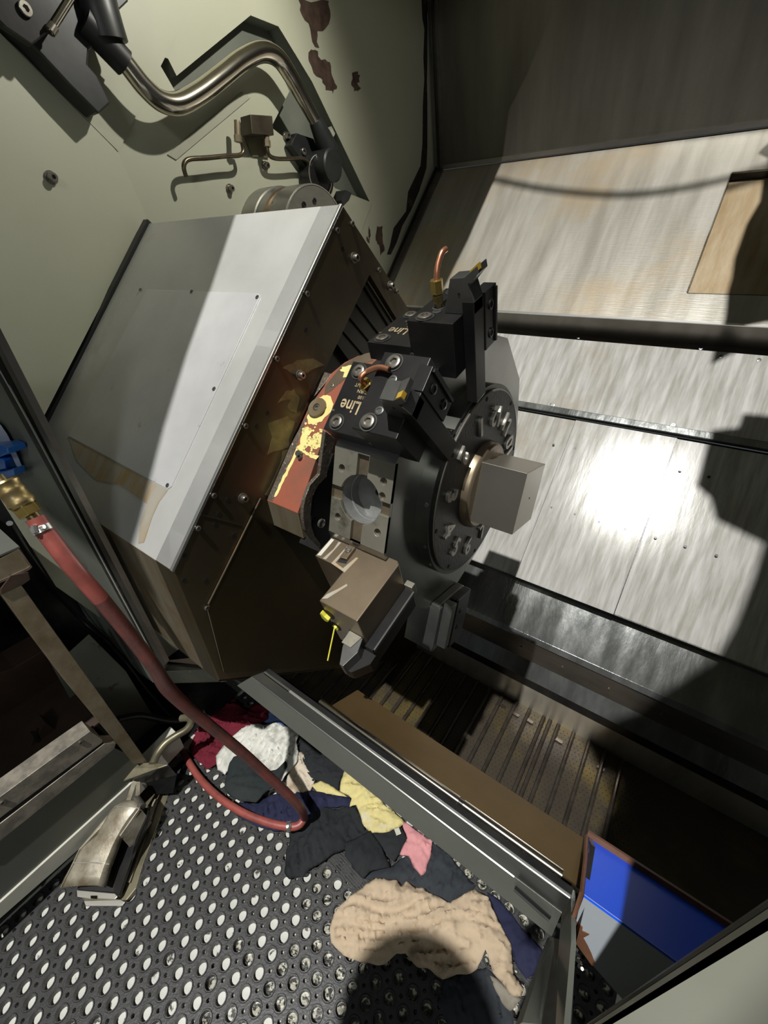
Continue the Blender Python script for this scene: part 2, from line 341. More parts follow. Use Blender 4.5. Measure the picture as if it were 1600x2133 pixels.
# rust-edged caulk strip running down the corner to the bed, and the metal corner channel
def strip_px(pairs, f, d, th, name, m, parent, kind=None):
    a = [f(x, y, d) for x, y, _, _ in pairs]; b = [f(x, y, d) for _, _, x, y in pairs]
    return slab(name, a + b[::-1], th, m, parent, kind=kind)
jag = [(878, 0, 890, 0), (880, 40, 890, 45), (884, 60, 890, 65), (882, 120, 890, 125), (884, 165, 889, 170), (881, 210, 890, 215), (880, 300, 890, 305), (876, 345, 888, 350), (850, 400, 873, 398), (846, 440, 856, 438), (820, 475, 838, 470), (812, 512, 826, 505), (806, 530, 814, 530)]
strip_px(jag, onX, XW, (.0012, 0, 0), 'caulk_bead', 'rust_trim', wl)
# back wall above the bed, leaning forward
bw = [V((XW, EY, EZ)), V((1.3, EY, EZ)), V((1.3, EY, EZ)) + W80 * .95, V((XW, EY, EZ)) + W80 * .95]
wb = slab('wall_back', bw, NW * (.004 if NW.y > 0 else -.004), 'back_sheet', kind='structure')
for x0, x1, dd, m in ((XW + .004, XW + .028, .010, 'beam_dark'), (XW + .028, XW + .034, .022, 'slat_dark'), (XW + .034, XW + .05, .006, 'beam_dark')):
    slab('corner_channel', [V((x0, EY, EZ)), V((x1, EY, EZ)), V((x1, EY, EZ)) + W80 * .95, V((x0, EY, EZ)) + W80 * .95], NW * (-dd if NW.y > 0 else dd), m, wb)
slab('bottom_flange', [V((XW + .05, EY, EZ)), V((1.3, EY, EZ)), V((1.3, EY, EZ + .016)), V((XW + .05, EY, EZ + .016))], (0, -.012, 0), 'beam_dark', wb)

# ------------------------------------------------------------------ way covers (sloped bed)
NU, NL = 1.40, 1.49
wc = thing('way_cover', nsx(0, 0, 1.6), 'stained grey steel sheets covering the sloping bed behind the turret', 'machine cover')
sU = lambda x, y: SS.dot(onN(x, y, NU) - C)
s_top, s_beam = -1.265 * NU, -.743 * NU
xr = 1.2
hx0 = onN(1525, 360, NU).x; hs0 = SS.dot(onN(1525, 360, NU) - C); hs1 = SS.dot(onN(1432, 610, NU) - C); hx1 = hx0 + .34
hole = [nsx(hx0, hs0, NU), nsx(hx1, hs0, NU), nsx(hx1, hs1, NU), nsx(hx0, hs1, NU)]
slab('upper_sheet', [nsx(XW, s_top, NU), nsx(xr, s_top, NU), nsx(xr, s_beam, NU), nsx(XW, s_beam, NU)], NN * -.004, 'bed_upper', wc, holes=[hole])
slab('window_pan', [nsx(hx0 - .02, hs0 - .02, NU + .03), nsx(hx1 + .02, hs0 - .02, NU + .03), nsx(hx1 + .02, hs1 + .02, NU + .03), nsx(hx0 - .02, hs1 + .02, NU + .03)], NN * -.004, 'brown_film', wc, label='brown stained recessed pane')
MB().prism([hole[0], hole[1], hole[1] - NN * .03, hole[0] - NN * .03], SS * -.003).prism([hole[0], hole[3], hole[3] - NN * .03, hole[0] - NN * .03], XX * -.003).prism([hole[3], hole[2], hole[2] - NN * .03, hole[3] - NN * .03], SS * .003).build('window_frame', 'black_ox', wc)
slab('corner_rail', [nsx(XW, s_top, NU), nsx(XW + .05, s_top, NU), nsx(XW + .05, s_beam, NU), nsx(XW, s_beam, NU)], NN * .010, 'beam_dark', wc)
slab('corner_rail', [nsx(XW + .014, s_top, NU - .01), nsx(XW + .020, s_top, NU - .01), nsx(XW + .020, s_beam, NU - .01), nsx(XW + .014, s_beam, NU - .01)], NN * .012, 'slat_dark', wc)
# cross beam: the step from the upper sheet down to the lower one
slab('step_face', [nsx(XW, s_beam, NU), nsx(xr, s_beam, NU), nsx(xr, s_beam, NL + .02), nsx(XW, s_beam, NL + .02)], SS * .004, 'beam_dark', wc)
slab('bright_lip', [nsx(XW, s_beam - .002, NU - .003), nsx(xr, s_beam - .002, NU - .003), nsx(xr, s_beam + .005, NU - .003), nsx(XW, s_beam + .005, NU - .003)], NN * -.004, 'bright_edge', wc)
# lower sheets
t = lambda a: math.tan(math.radians(a - 45))
s_mid0 = SS.dot(onN(1300, 716, NL) - C); s_rib0 = SS.dot(onN(1300, 872, NL) - C); s_rib1 = SS.dot(onN(1300, 893, NL) - C); s_low = t(41.5) * NL
x1 = onN(1198, 880, NL).x; x2 = onN(1409, 918, NL).x
slab('step_recess', [nsx(XW, s_beam, NL + .016), nsx(xr, s_beam, NL + .016), nsx(xr, s_mid0 + .01, NL + .016), nsx(XW, s_mid0 + .01, NL + .016)], NN * -.003, 'beam_dark', wc)
slab('middle_sheet', [nsx(XW, s_mid0, NL), nsx(xr, s_mid0, NL), nsx(xr, s_rib0, NL), nsx(XW, s_rib0, NL)], NN * -.012, 'bed_steel', wc)
slab('rail', [nsx(XW, s_rib0, NL - .006), nsx(xr, s_rib0, NL - .006), nsx(xr, s_rib1 - .012, NL - .006), nsx(XW, s_rib1 - .012, NL - .006)], NN * -.02, 'wet_steel', wc, .002)
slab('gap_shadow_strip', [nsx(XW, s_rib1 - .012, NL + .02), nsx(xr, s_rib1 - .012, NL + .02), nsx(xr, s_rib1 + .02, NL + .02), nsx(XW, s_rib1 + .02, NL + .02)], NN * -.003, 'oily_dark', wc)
def panel(xa, xb, d, m='bed_steel'):
    slab('cover_panel', [nsx(xa, s_rib1, d), nsx(xb, s_rib1, d), nsx(xb, s_low, d), nsx(xa, s_low, d)], NN * -.006, m, wc, .0008)
panel(XW, x1 - .002, NL + .005); panel(x1, x2, NL - .001); panel(x2 + .0025, xr, NL + .005)
for xx in (x1 - .002, x2): slab('panel_joint', [nsx(xx, s_rib1, NL + .004), nsx(xx + .0025, s_rib1, NL + .004), nsx(xx + .0025, s_low, NL + .004), nsx(xx, s_low, NL + .004)], NN * -.004, 'oily_dark', wc)
slab('panel_drop', [nsx(XW, s_low, NL + .005), nsx(xr, s_low, NL + .005), nsx(xr, s_low, NL + .06), nsx(XW, s_low, NL + .06)], SS * -.004, 'oily_dark', wc)
# screws on the sheets
def nscrew(px, d, r, par, name='screw', m='tool_steel', h=.0015): p = onN(*px, d); MB().socket(p, NN, r, h, .5, 14).build(name, m, par)
for p in ((1151, 843), (1402, 886)): nscrew(p, NL - .001, .009, wc)
for p in ((1205, 703), (1460, 726), (1502, 743), (1581, 750), (1534, 268), (1411, 262)): nscrew(p, NL if p[1] > 600 else NU, .006, wc)
for p in ((1198, 934), (1298, 956), (1352, 968), (1149, 1057), (1198, 1071), (1248, 1087), (1302, 1102), (1417, 980), (1366, 1120), (1493, 1157), (1153, 926), (1477, 993), (1428, 1138)):
    q = onN(*p, NL - .001); MB().cyl(q - NN * .001, q + NN * .0006, .0042, .0038, 12).build('screw_hole', 'oily_dark', wc)
# lower trough profile, in (y, z) runs along x
def run(name, a, b, m, x0=XW, xb=1.2, th=.006, par=None, **k):
    (ya, za), (yb, zb) = a, b; d = V((0, yb - ya, zb - za)).normalized(); nrm = XX.cross(d)
    return slab(name, [(x0, ya, za), (xb, ya, za), (xb, yb, zb), (x0, yb, zb)], nrm * th, m, par, **k)
N2 = 1.53
def yz(s, d): p = nsx(0, s, d); return (p.y, p.z)
tr = thing('chip_trough', (0, 1.0, .1), 'wet dark steel trough ledges between the bed sheets and the conveyor', 'machine part')
q1 = yz(s_low - .02, NL + .052); q2 = yz(t(48.4) * N2, N2); 
run('wet_plate', q1, q2, 'wet_steel', par=tr, th=-.004)
run('bead', (q2[0] + .006, q2[1] + .018), (q2[0] - .006, q2[1] + .004), 'wet_steel', par=tr, th=.004)
q3 = (q2[0] - .004, 1.5 - math.tan(math.radians(50.6)) * (q2[0] - .004)); run('ledge_face', (q2[0] - .002, q2[1] + .004), q3, 'beam_dark', par=tr)
q4 = (.975, 1.5 - math.tan(math.radians(52.7)) * .975); run('ledge_top', q3, q4, 'wet_steel', par=tr)
q5 = (.973, 1.5 - math.tan(math.radians(53.5)) * .973); run('ledge_edge', q4, q5, 'black_ox', par=tr)
q6 = (.973, .06); run('apron', q5, q6, 'bed_upper', par=tr, x0=-1.1)
for i in range(9): p = V((-.9 + i * .14, q2[0] - .003, (q2[1] + q3[1]) / 2)); MB().cyl(p, p - YY * .003, .004, .004, 10).build('screw', 'bolt', tr)

# ------------------------------------------------------------------ chip conveyor
ZC = .075
cv = thing('chip_conveyor', (-.2, .6, ZC), 'hinged perforated conveyor belt with raised cleats under the turret', 'conveyor')
slab('belt', [(-1.1, .56, ZC), (.9, .56, ZC), (.9, .98, ZC), (-1.1, .98, ZC)], (0, 0, -.01), 'belt', cv)
for i, x in enumerate([-1.015 + .05 * k for k in range(13)] + [-.365 + .05 * k for k in range(12)] + [-.043]):
    if -.37 < x < -.32 and i < 13: continue
    MB().cyl((x, .57, ZC + .006), (x, .968, ZC + .006), .0068, n=10).build('cleat_bar', 'bar_metal', cv)
mb = MB()
for i in range(-62, 20):
    for j in range(32):
        x = -.0 + i * .0125 + (.006 if j % 2 else 0); y = .57 + j * .0125
        mb.add([(x + .0016 * math.cos(a), y + .0016 * math.sin(a), ZC + .0006) for a in (0, 1.05, 2.1, 3.14, 4.19, 5.24)], [tuple(range(6))])
mb.build('perforations', 'dark_hole', cv, kind='stuff')
for a, b in ((1075, 1488), (1104, 1502), (1165, 1543), (1047, 1470), (1252, 1600)):
    q = onZ(a, b, ZC + .006); slab('chip', [q + V((-.012, -.005, 0)), q + V((.010, -.006, 0)), q + V((.012, .004, 0)), q + V((-.010, .006, 0))], (0, 0, .002), 'bar_metal', cv)

# ------------------------------------------------------------------ front sill, drip tray, rails
YS = .20
zb = lambda a, y: 1.5 - math.tan(math.radians(a)) * y
xl, xrr = -.43, .055
sl = thing('front_sill', (-.3, YS, .8), 'long folded steel sill across the front opening, above the rags', 'machine sill')
zt = zb(69.6, YS); zm = zb(71.0, YS) ; 
xe_ = lambda z_: -.378 - (.974 - z_) * .95
zl = 1.5 - 2.904 * YS; zbm = 1.5 - 3.29 * .187
slab('sill_face', [(xe_(zt), YS, zt), (xrr, YS, zt), (xrr, YS, zl), (xe_(zl), YS, zl)], (0, .003, 0), 'sill_steel', sl)
slab('bright_rim', [(-.335, YS - .0008, zt + .001), (xrr, YS - .0008, zt + .001), (xrr, YS - .0008, zt - .002), (-.335, YS - .0008, zt - .002)], (0, .004, 0), 'bright_edge', sl, .001)
slab('sill_top', [(xe_(zt), YS, zt), (xrr, YS, zt), (xrr, YS + .010, zt - .001), (xe_(zt), YS + .010, zt - .001)], (0, 0, -.003), 'oily_dark', sl)
slab('sill_lip', [(xe_(zl) + .02, YS - .0015, zl + .0006), (xrr - .05, YS - .0015, zl + .0006), (xrr - .05, YS, zl + .001), (xe_(zl) + .02, YS, zl + .001)], (0, 0, -.0015), 'sill_steel', sl)
slab('lower_face', [(xe_(zl), YS - .0005, zl), (xrr, YS - .0005, zl), (xrr, .187, zbm), (xe_(zbm), .187, zbm)], (0, .003, 0), 'sill_dark', sl)
a1 = onY(1072, 1850, YS - .006); a2 = onY(1145, 1915, YS - .006)
slab('pull_slot', [a1, a2, a2 - ZZ * .003, a1 - ZZ * .003], (0, -.002, 0), 'tool_steel', sl); 
slab('pull_slot', [a1 + ZZ * .001, a2 + ZZ * .001, a2 + ZZ * .010, a1 + ZZ * .010], (0, -.001, 0), 'dark_hole', sl)
rd = thing('sill_rod', (-.2, .222, zb(68.7, .222)), 'wet round steel rod lying along the inside of the sill', 'rod')
zr = zb(68.4, .224)
x0r = onY(668, 1468, .224).x
MB().cyl((x0r, .224, zr), (-.075, .224, zr), .0058, n=16).cyl((-.069, .224, zr), (xrr - .01, .224, zr), .0058, n=16).build('rod_body', 'polished', rd)
MB().cyl((-.075, .224, zr), (-.069, .224, zr), .0045, n=12).build('rod_joint', 'black_ox', rd)
# drip tray sloping 29 degrees down into the machine
tv = V((0, .872, -.489)); k0 = V((0, .226, zb(68.2, .226) - .004)); L0 = onP(745, 1437, k0, XX.cross(tv)); L1 = onP(700, 1464, k0, XX.cross(tv)); wdt = (L0 - k0).dot(tv)
slab('drip_tray', [V((L1.x, 0, 0)) * 1 + V((0, k0.y, k0.z)), V((.075, k0.y, k0.z)), V((.075, 0, 0)) + V((0, k0.y, k0.z)) + tv * wdt, V((L0.x, 0, 0)) + V((0, k0.y, k0.z)) + tv * wdt], (0, 0, -.004), 'tray_brown',
     label='oily brown sheet-metal tray sloping from the sill to the conveyor', cat='tray')
for pp in ([(820, 1532), (830, 1514), (835, 1518), (826, 1535)], [(836, 1556), (844, 1550), (845, 1556), (839, 1561)], [(824, 1566), (829, 1562), (829, 1568), (825, 1570)]):
    pass

# ------------------------------------------------------------------ base of the machine behind the rags and front-left panels
bs = thing('machine_base', (-.6, .45, 0), 'dark grey-green painted base of the lathe behind the rag pile', 'machine base')
slab('front_plate', [(-.40, .52, 0), (.6, .52, 0), (.6, .26, .78), (-.40, .26, .78)], (0, .01, 0), 'panel_grey', bs)
slab('rear_plate', [(-1.02, .54, 0), (-.40, .54, 0), (-.40, .53, .10), (-1.02, .53, .10)], (0, .01, 0), 'oily_dark', bs)
slab('left_plate', PX(onY, [(120, 1250), (300, 1436), (560, 1452), (470, 1436), (440, 1500), (400, 1560), (352, 1500)], .42), (0, .004, 0), 'panel_grey', bs) if False else None
slab('left_front_plate', [(-1.28, .44, 0), (-1.02, .50, 0), (-1.02, .26, .70), (-1.28, .26, .70)], (0, .01, 0), 'panel_grey', bs)
slab('plinth', PX(onZ, [(360, 1565), (390, 1555), (470, 1440), (445, 1410), (330, 1480)], .05), (0, 0, -.05), 'strip_light', bs)
slab('sheet_patch', PX(onX, [(60, 1300), (146, 1358), (186, 1322), (262, 1398), (330, 1510), (280, 1580), (160, 1480)], -1.20), (-.003, 0, 0), 'greygreen', bs)

# left post of the front opening
def dn(px, py, x): return None
po = thing('trim_1', onY(353, 1375, .2), 'x', 'x'); del po['label']; del po['category']; po['kind'] = 'structure'
def vert_poly(pts, y, th, m, name, par, bevel=0): return slab(name, PX(onY, pts, y), (0, th, 0), m, par, bevel)
vert_poly([(-70, 545), (353, 1375), (346, 1385), (-70, 568)], .198, -.010, 'beam_dark', 'inner_flange', po)
vert_poly([(-70, 566), (346, 1384), (330, 1378), (-70, 615)], .200, .004, 'panel_grey', 'channel', po)
vert_poly([(-70, 615), (332, 1380), (339, 1400), (-70, 648)], .196, -.006, 'rust_trim', 'seal_strip', po)
vert_poly([(-70, 655), (337, 1397), (331, 1424), (318, 1422), (300, 1398), (-70, 846)], .192, .010, 'greygreen', 'post_face', po, .001)
MB().tube([onY(-70, 650, .190), onY(60, 878, .190), onY(200, 1142, .190), onY(337, 1398, .190)], .0018, n=6, sub=3).build('paint_edge', 'palegrey', po)
vert_poly([(-70, 846), (300, 1398), (318, 1421), (290, 1402), (232, 1336), (180, 1287), (142, 1216), (86, 1137), (-70, 950)], .202, .008, 'palegrey', 'side_sheet', po)  # paler grey shape stands for only the lit part of the sheet
# bottom return of the opening, running in and down to the sill
b0 = onY(353, 1375, .2); xb_ = b0.x
e1 = onX(446, 1372, xb_ + .02); e2 = onX(446, 1404, xb_)
slab('return_upper', [onY(346, 1376, .2), onY(353, 1375, .2), onX(440, 1366, xb_), onX(440, 1386, xb_)], (.0, 0, -.004), 'beam_dark', po)
slab('return_gutter', [onY(338, 1396, .198), onY(348, 1384, .198), onX(440, 1384, xb_), onX(440, 1392, xb_)], (0, 0, -.004), 'oily_dark', po)
slab('return_face', [onY(331, 1424, .2), onY(338, 1396, .2), onX(450, 1388, xb_), onX(470, 1420, xb_ - .0)], (0, .003, -.003), 'greygreen', po)

# right end of the opening: post, ramp pieces, painted guard, door
rp = thing('trim_2', (.06, .15, .9), 'x', 'x'); del rp['label']; del rp['category']; rp['kind'] = 'structure'
XR = .058
slab('post_bar', PX(onX, [(1176, 1850), (1190, 1850), (1190, 1960), (1174, 2140), (1150, 2140), (1163, 1985), (1168, 1925)], XR), (.004, 0, 0), 'greygreen', rp)
slab('inner_wall', PX(onX, [(1190, 1845), (1226, 1742), (1232, 1760), (1214, 1862), (1180, 1932), (1190, 1960), (1178, 2140), (1174, 2140), (1188, 1960)], XR + .006), (.004, 0, 0), 'oily_dark', rp)
slab('outer_flap', [onY(1140, 1954, .20), onY(1152, 1958, .20), onX(1118, 2140, .045), onX(1072, 2140, .02)], (.002, .003, 0), 'sill_dark', rp)
slab('outer_flap', [onY(1152, 1958, .20), onY(1162, 1960, .20), onX(1148, 2140, .052), onX(1118, 2140, .045)], (.002, .003, 0), 'beam_dark', rp)
gd = thing('guard', onX(1215, 1860, .06), 'blue and chipped grey painted guard at right end of the sill', 'machine guard')
GA, GB, GC = onX(1222, 1742, .062), onX(1213, 1861, .062), onX(1181, 1930, .062)
GD = GC + V((0, .03, -.22))
slab('blue_top', [GA, GA + XX * .75, GB + XX * .75, GB], ((GB - GA).cross(XX).normalized() * (-.002 if (GB - GA).cross(XX).z > 0 else .002)), 'blue_paint', gd, label='bright blue painted sheet')
GN = (GC - GB).cross(XX).normalized(); GN = GN if GN.y < 0 else -GN
slab('grey_face', [GB, GB + XX * .75] + [onP(a, b, GC, GN) for a, b in ((1600, 2330), (1400, 2200), (1236, 2012), (1181, 1930))], GN * -.0006, 'grey_paint', gd, label='light grey painted sheet with rust')
slab('rusty_edge', [GA, GA + XX * .75, GA + XX * .75 + (GA - GB).normalized() * .006, GA + (GA - GB).normalized() * .006], (0, .004, .004), 'rust_orange', gd)
gn = GN * .0010
rust = [(1190, 1905), (1198, 1915), (1208, 1925), (1214, 1930), (1213, 1938), (1228, 1945), (1215, 1952), (1224, 1968), (1232, 1985), (1240, 2006), (1234, 2010), (1205, 1970), (1183, 1936), (1180, 1928)]
slab('rust_patch', [onP(a, b, GC, GN) for a, b in rust], gn, 'rust_orange', gd)
MB().tube([onX(1222, 1742, .060), onX(1212, 1862, .060), onX(1181, 1930, .060)], .0022, n=6, sub=2).build('rusty_rim', 'rust_orange', gd)
YD = .115
dr = thing('door_1', onY(1400, 2000, YD), 'x', 'x'); del dr['label']; del dr['category']; dr['kind'] = 'structure'
dx = onY(1350, 2071, YD).x
slab('door_skin', [(dx, YD, .55), (dx + .9, YD, .55), (dx + .9, YD, 2.25), (dx, YD, 2.25)], (0, .003, 0), 'door_cream', dr)
ex = onY(1600, 1880, YD + .018).x
slab('door_return', [(dx, YD, .55), (dx, YD, 2.25), (ex + .004, YD + .02, 2.25), (ex + .004, YD + .02, .55)], (.003, 0, 0), 'door_edge', dr)
MB().cyl((ex + .003, YD + .02, .55), (ex + .003, YD + .02, 2.25), .0022, n=10).build('door_bead', 'greygreen', dr)

# swarf curl hanging by the guard
pts = [onX(*p, .066) for p in ((1196, 1974), (1202, 1978), (1198, 1986), (1206, 1992), (1202, 2000), (1210, 2006), (1206, 2012), (1213, 2018))]
MB().tube(pts, .0011, n=6).build('swarf_curl', 'chip_metal', label='thin bright curl of metal swarf hanging below the blue guard', cat='swarf')
# ------------------------------------------------------------------ carriage cover (big steel box)
D1 = .46
TR, BR = onN(712, 425, D1), onN(358, 1190, D1)
XB = (TR.x + BR.x) / 2; XL = onN(315, 457, D1).x
sT = SS.dot(TR - C); sB = SS.dot(BR - C)
cc = thing('carriage_cover', nsx(XB - .3, .1, .9), 'large brushed steel box cover of the turret carriage, rust streaks at its lower end', 'machine cover')
bz = onX(455, 1420, XB)
prof = [(nsx(0, sT, D1).y, nsx(0, sT, D1).z), (nsx(0, sB, D1).y, nsx(0, sB, D1).z), (bz.y, bz.z)]
dpt = .55
prof += [(bz.y + dpt * S2, bz.z - dpt * S2), (nsx(0, sT, D1 + .8).y, nsx(0, sT, D1 + .8).z)]
XI = XB - .05
def xprism(name, pr, x0, x1, m, par, bevel=0): return slab(name, [(x0, y, z) for y, z in pr], (x1 - x0, 0, 0), m, par, bevel)
xprism('core', [(prof[0][0] + .003, prof[0][1] - .004), (prof[1][0] + .002, prof[1][1] - .003), (prof[2][0] + .003, prof[2][1] + .003), (prof[3][0], prof[3][1]), prof[4]], XL + .003, XI, 'slat_dark', cc)
slab('top_sheet', [nsx(XL, sT, D1), nsx(XB, sT, D1), nsx(XB, sB, D1), nsx(XL, sB, D1)], NN * -.004, 'cover_steel', cc, .001)
slab('front_sheet', [(XL, prof[1][0], prof[1][1]), (XB, prof[1][0], prof[1][1]), (XB, prof[2][0], prof[2][1]), (XL, prof[2][0], prof[2][1])], (0, .004, 0), 'cover_front', cc)
slab('bottom_sheet', [(XL, prof[2][0], prof[2][1]), (XB, prof[2][0], prof[2][1]), (XB, prof[3][0], prof[3][1]), (XL, prof[3][0], prof[3][1])], (0, .003, .003), 'cover_side', cc)
side = [nsx(XB, sT, D1)] + PX(onX, [(858, 655), (842, 690), (770, 572), (600, 935), (600, 1060), (900, 1180), (900, 1365), (770, 1382)], XB) + [V((XB, prof[2][0], prof[2][1])), nsx(XB, sB, D1)]
slab('side_sheet', side, (-.05, 0, 0), 'cover_side', cc)
slab('lower_side_sheet', PX(onX, [(415, 1071), (507, 1096), (543, 1038), (432, 1264), (467, 1402), (457, 1419), (360, 1190)], XB), (.0012, 0, 0), 'cover_side_low', cc) if False else None
slab('raised_apron', PX(onX, [(543, 1038), (432, 1264), (467, 1400), (770, 1378), (890, 1362), (890, 1190), (640, 1060)], XB), (.004, 0, 0), 'cover_side_low', cc)
MB().tube(PX(onX, [(543, 1038), (488, 1150), (434, 1258)], XB + .003), .0016, n=6, sub=2).build('folded_lip', 'brown_steel', cc)
MB().tube(PX(onX, [(432, 1268), (448, 1330), (466, 1398)], XB + .003), .0010, n=6, sub=2).build('folded_lip', 'brown_steel', cc)
MB().tube(PX(onX, [(414, 1071), (460, 1083), (505, 1095)], XB + .0002), .0008, n=6, sub=2).build('seam', 'dark_hole', cc)
slab('edge_strip', [nsx(XB - .006, sT, D1 - .0015), nsx(XB + .001, sT, D1 - .0015), nsx(XB + .001, sB, D1 - .0015), nsx(XB - .006, sB, D1 - .0015)], NN * -.006, 'bright_edge', cc, .001)
# inspection plate on the top sheet, rust run below it
def onT(x, y): return onN(x, y, D1 - .0015)
tl, tr_, br_, bl_ = onT(300, 602), onT(541, 612), onT(352, 1020), onT(142, 908)
slab('inspection_plate', [onT(306, 603), onT(536, 611), onT(542, 617), onT(357, 1013), onT(349, 1019), onT(142, 908)], NN * -.0025, 'cover_plate', cc, .0006)
slab('rust_stain', [onN(*p, D1 - .0003) for p in ((142, 909), (350, 1021), (332, 1045), (318, 1075), (300, 1130), (288, 1132), (292, 1090), (306, 1050), (250, 1010), (200, 1000), (160, 960))], NN * .0003, 'rust_film', cc)
for p in ((536, 619), (349, 1011), (446, 810), (399, 607), (292, 603)): MB().socket(onT(*p), NN, .0042, .001, .5, 12).build('screw', 'tool_steel', cc)
def side_scr(lst, r, h, washer, name):
    for a, b in lst:
        p = onX(a, b, XB + .0005); m = MB()
        if washer: m.cyl(p, p + XX * .0025, r * 1.45, r * 1.45, 18); p = p + XX * .0025
        m.socket(p, XX, r, h, .5, 16).build(name, 'bolt', cc)
side_scr([(737, 537), (624, 781), (505, 1037), (812, 595)], .0066, .008, True, 'cap_bolt')
side_scr([(702, 480), (733, 466), (639, 612), (576, 747), (511, 887), (445, 1032), (412, 1100), (789, 562), (827, 607), (430, 1266)], .0046, .0035, False, 'button_screw')
for a, b in ((714, 519), (637, 687), (557, 860), (474, 1041), (456, 1070), (487, 1115), (385, 1158), (383, 1209), (428, 1210), (448, 1092), (534, 887)):
    p = onX(a, b, XB); MB().cyl(p - XX * .002, p + XX * .0004, .0042, .0042, 14).build('screw_hole', 'dark_hole', cc)
for st in ([(590, 765), (620, 752), (655, 748), (676, 762), (640, 776), (612, 780)], [(578, 838), (596, 816), (614, 812), (625, 832), (618, 862), (600, 850), (606, 832)], [(560, 884), (598, 866), (612, 880), (600, 930), (556, 946), (566, 910)], [(590, 938), (606, 934), (596, 970), (562, 1036), (552, 1030), (582, 975)]):
    o2 = []
    for i, (a, b) in enumerate(st):
        c, d_ = st[(i + 1) % len(st)]
        for j in range(3): tt = j / 3; o2.append((a + (c - a) * tt + random.uniform(-2.2, 2.2), b + (d_ - b) * tt + random.uniform(-2.2, 2.2)))
    slab('coolant_stain', PX(onX, o2, XB), (.0003, 0, 0), 'coolant_film', cc)
# black wiper between the box and the wall
MB().prism([nsx(XL - .024, sT - .006, D1 - .006), nsx(XL - .002, sT - .006, D1 - .006), nsx(XL - .002, sB, D1 - .006), nsx(XL - .024, sB, D1 - .006)], NN * -.20).build('wiper_flange', 'black_rubber', cc)
# telescoping slats seen through the cut-out of the side
lines = [[(800, 570), (1170, 1110)], [(735, 715), (1050, 1225)], [(640, 950), (920, 1320)], [(550, 1120), (800, 1420)], [(460, 1290), (700, 1570)], [(380, 1450), (560, 1700)]]
q = lambda a, b: (640 + a / 6.154, 480 + b / 6.154)
for i in range(5):
    a0, a1 = [q(*p) for p in lines[i]]; b0_, b1 = [q(*p) for p in lines[i + 1]]
    x = XB - .012 - .005 * i
    dx_, dy_ = (a1[0] - a0[0]) * .8, (a1[1] - a0[1]) * .8; ex_, ey_ = (b1[0] - b0_[0]) * .8, (b1[1] - b0_[1]) * .8
    slab('slat', PX(onX, [(a0[0] - dx_ * .3, a0[1] - dy_ * .3), (a1[0] + dx_, a1[1] + dy_), (b1[0] + ex_, b1[1] + ey_), (b0_[0] - ex_ * .3, b0_[1] - ey_ * .3)], x), (-.004, 0, 0), 'slat_dark', cc)
for (a, b) in (((800, 572), (1170, 1110)), ((770, 640), (1110, 1180))):
    MB().tube(PX(onX, [q(*a), q(*b)], XB - .008), .0018, n=6, sub=2).build('guide_rail', 'olive_metal', cc)

# ------------------------------------------------------------------ chuck on the spindle
ky, kz = 1.171 - .0, 1.503
ch = thing('chuck', (-1.15, ky, kz), 'round grey steel chuck behind the top edge of the box cover', 'chuck')
MB().lathe((-1.10, ky, kz), (-1, 0, 0), [(0, 0), (0, .142), (.003, .1445), (.075, .1445)], 64).build('body', 'chuck_steel', ch)
MB().lathe((-1.10, ky, kz), (-1, 0, 0), [(.075, .1445), (.076, .139), (.098, .139), (.099, .1445)], 64).build('groove', 'brown_steel', ch, label='brown stained groove around the chuck')
MB().lathe((-1.10, ky, kz), (-1, 0, 0), [(.099, .1445), (.135, .1445), (.137, .149), (.2, .149)], 64).build('back_plate', 'chuck_steel', ch)
MB().lathe((-1.0995, ky, kz), (1, 0, 0), [(0, .1405), (.0012, .1405), (.0012, .1425), (0, .1428)], 64).build('bright_rim', 'bright_edge', ch)
for p, r in (((655, 419), .0085), ((633, 427), .009)): MB().socket(onX(*p, -1.10), XX, r, .002, .62).build('bolt', 'black_ox', ch)
MB().socket(onX(567, 422, -1.15), V((0, -.6, .8)), .004, .001).build('set_screw', 'bolt', ch)

# ------------------------------------------------------------------ probe arm
pa = thing('probe_arm', onX(450, 165, -1.23), 'polished S-bent steel tube arm hanging on the cream wall', 'machine arm')
XA = -1.225
pl_ = [(236, 104, .0205), (262, 132, .0205), (300, 180, .0215), (335, 210, .022), (372, 216, .0225), (415, 194, .0225), (460, 160, .0225), (505, 125, .0225), (545, 108, .0225), (578, 120, .0225), (604, 156, .022), (632, 207, .0205), (662, 262, .019)]
MB().tube([onX(a, b, XA) for a, b, r in pl_], [r for a, b, r in pl_], n=28, sub=8).build('bent_tube', 'polished', pa)
MB().tube([onX(172, 40, XA), onX(215, 84, XA), onX(259, 131, XA)], .0275, n=24, sub=3).build('rubber_sleeve', 'black_rubber', pa)
# pivot housing top left
MB().tube([onX(190, -40, XA - .01), onX(205, 20, XA), onX(225, 85, XA)], .040, n=24, sub=3).build('pivot_boot', 'black_hub', pa)
blk = [(0, 70), (45, 112), (120, 190), (180, 248), (205, 225), (178, 172), (158, 150), (160, 120), (180, 96), (188, 70), (240, 20), (240, -60), (-60, -60), (-60, 20)]
slab('pivot_housing', PX(onX, [p for p in blk], XW + .012), (.06, 0, 0), 'black_hub', pa, .004)
slab('housing_cover', PX(onX, [(0, 60), (60, 100), (110, 60), (150, -40), (-40, -40), (-40, 20)], XW + .075), (.02, 0, 0), 'black_ox', pa, .003)
MB().cyl(onX(103, 68, XA + .03), onX(150, -6, XA + .03), .006, n=14).build('ram_rod', 'polished', pa)
MB().cyl(onX(104, 66, XA + .03), onX(112, 54, XA + .03), .0085, n=14).build('rod_collar', 'bolt', pa)
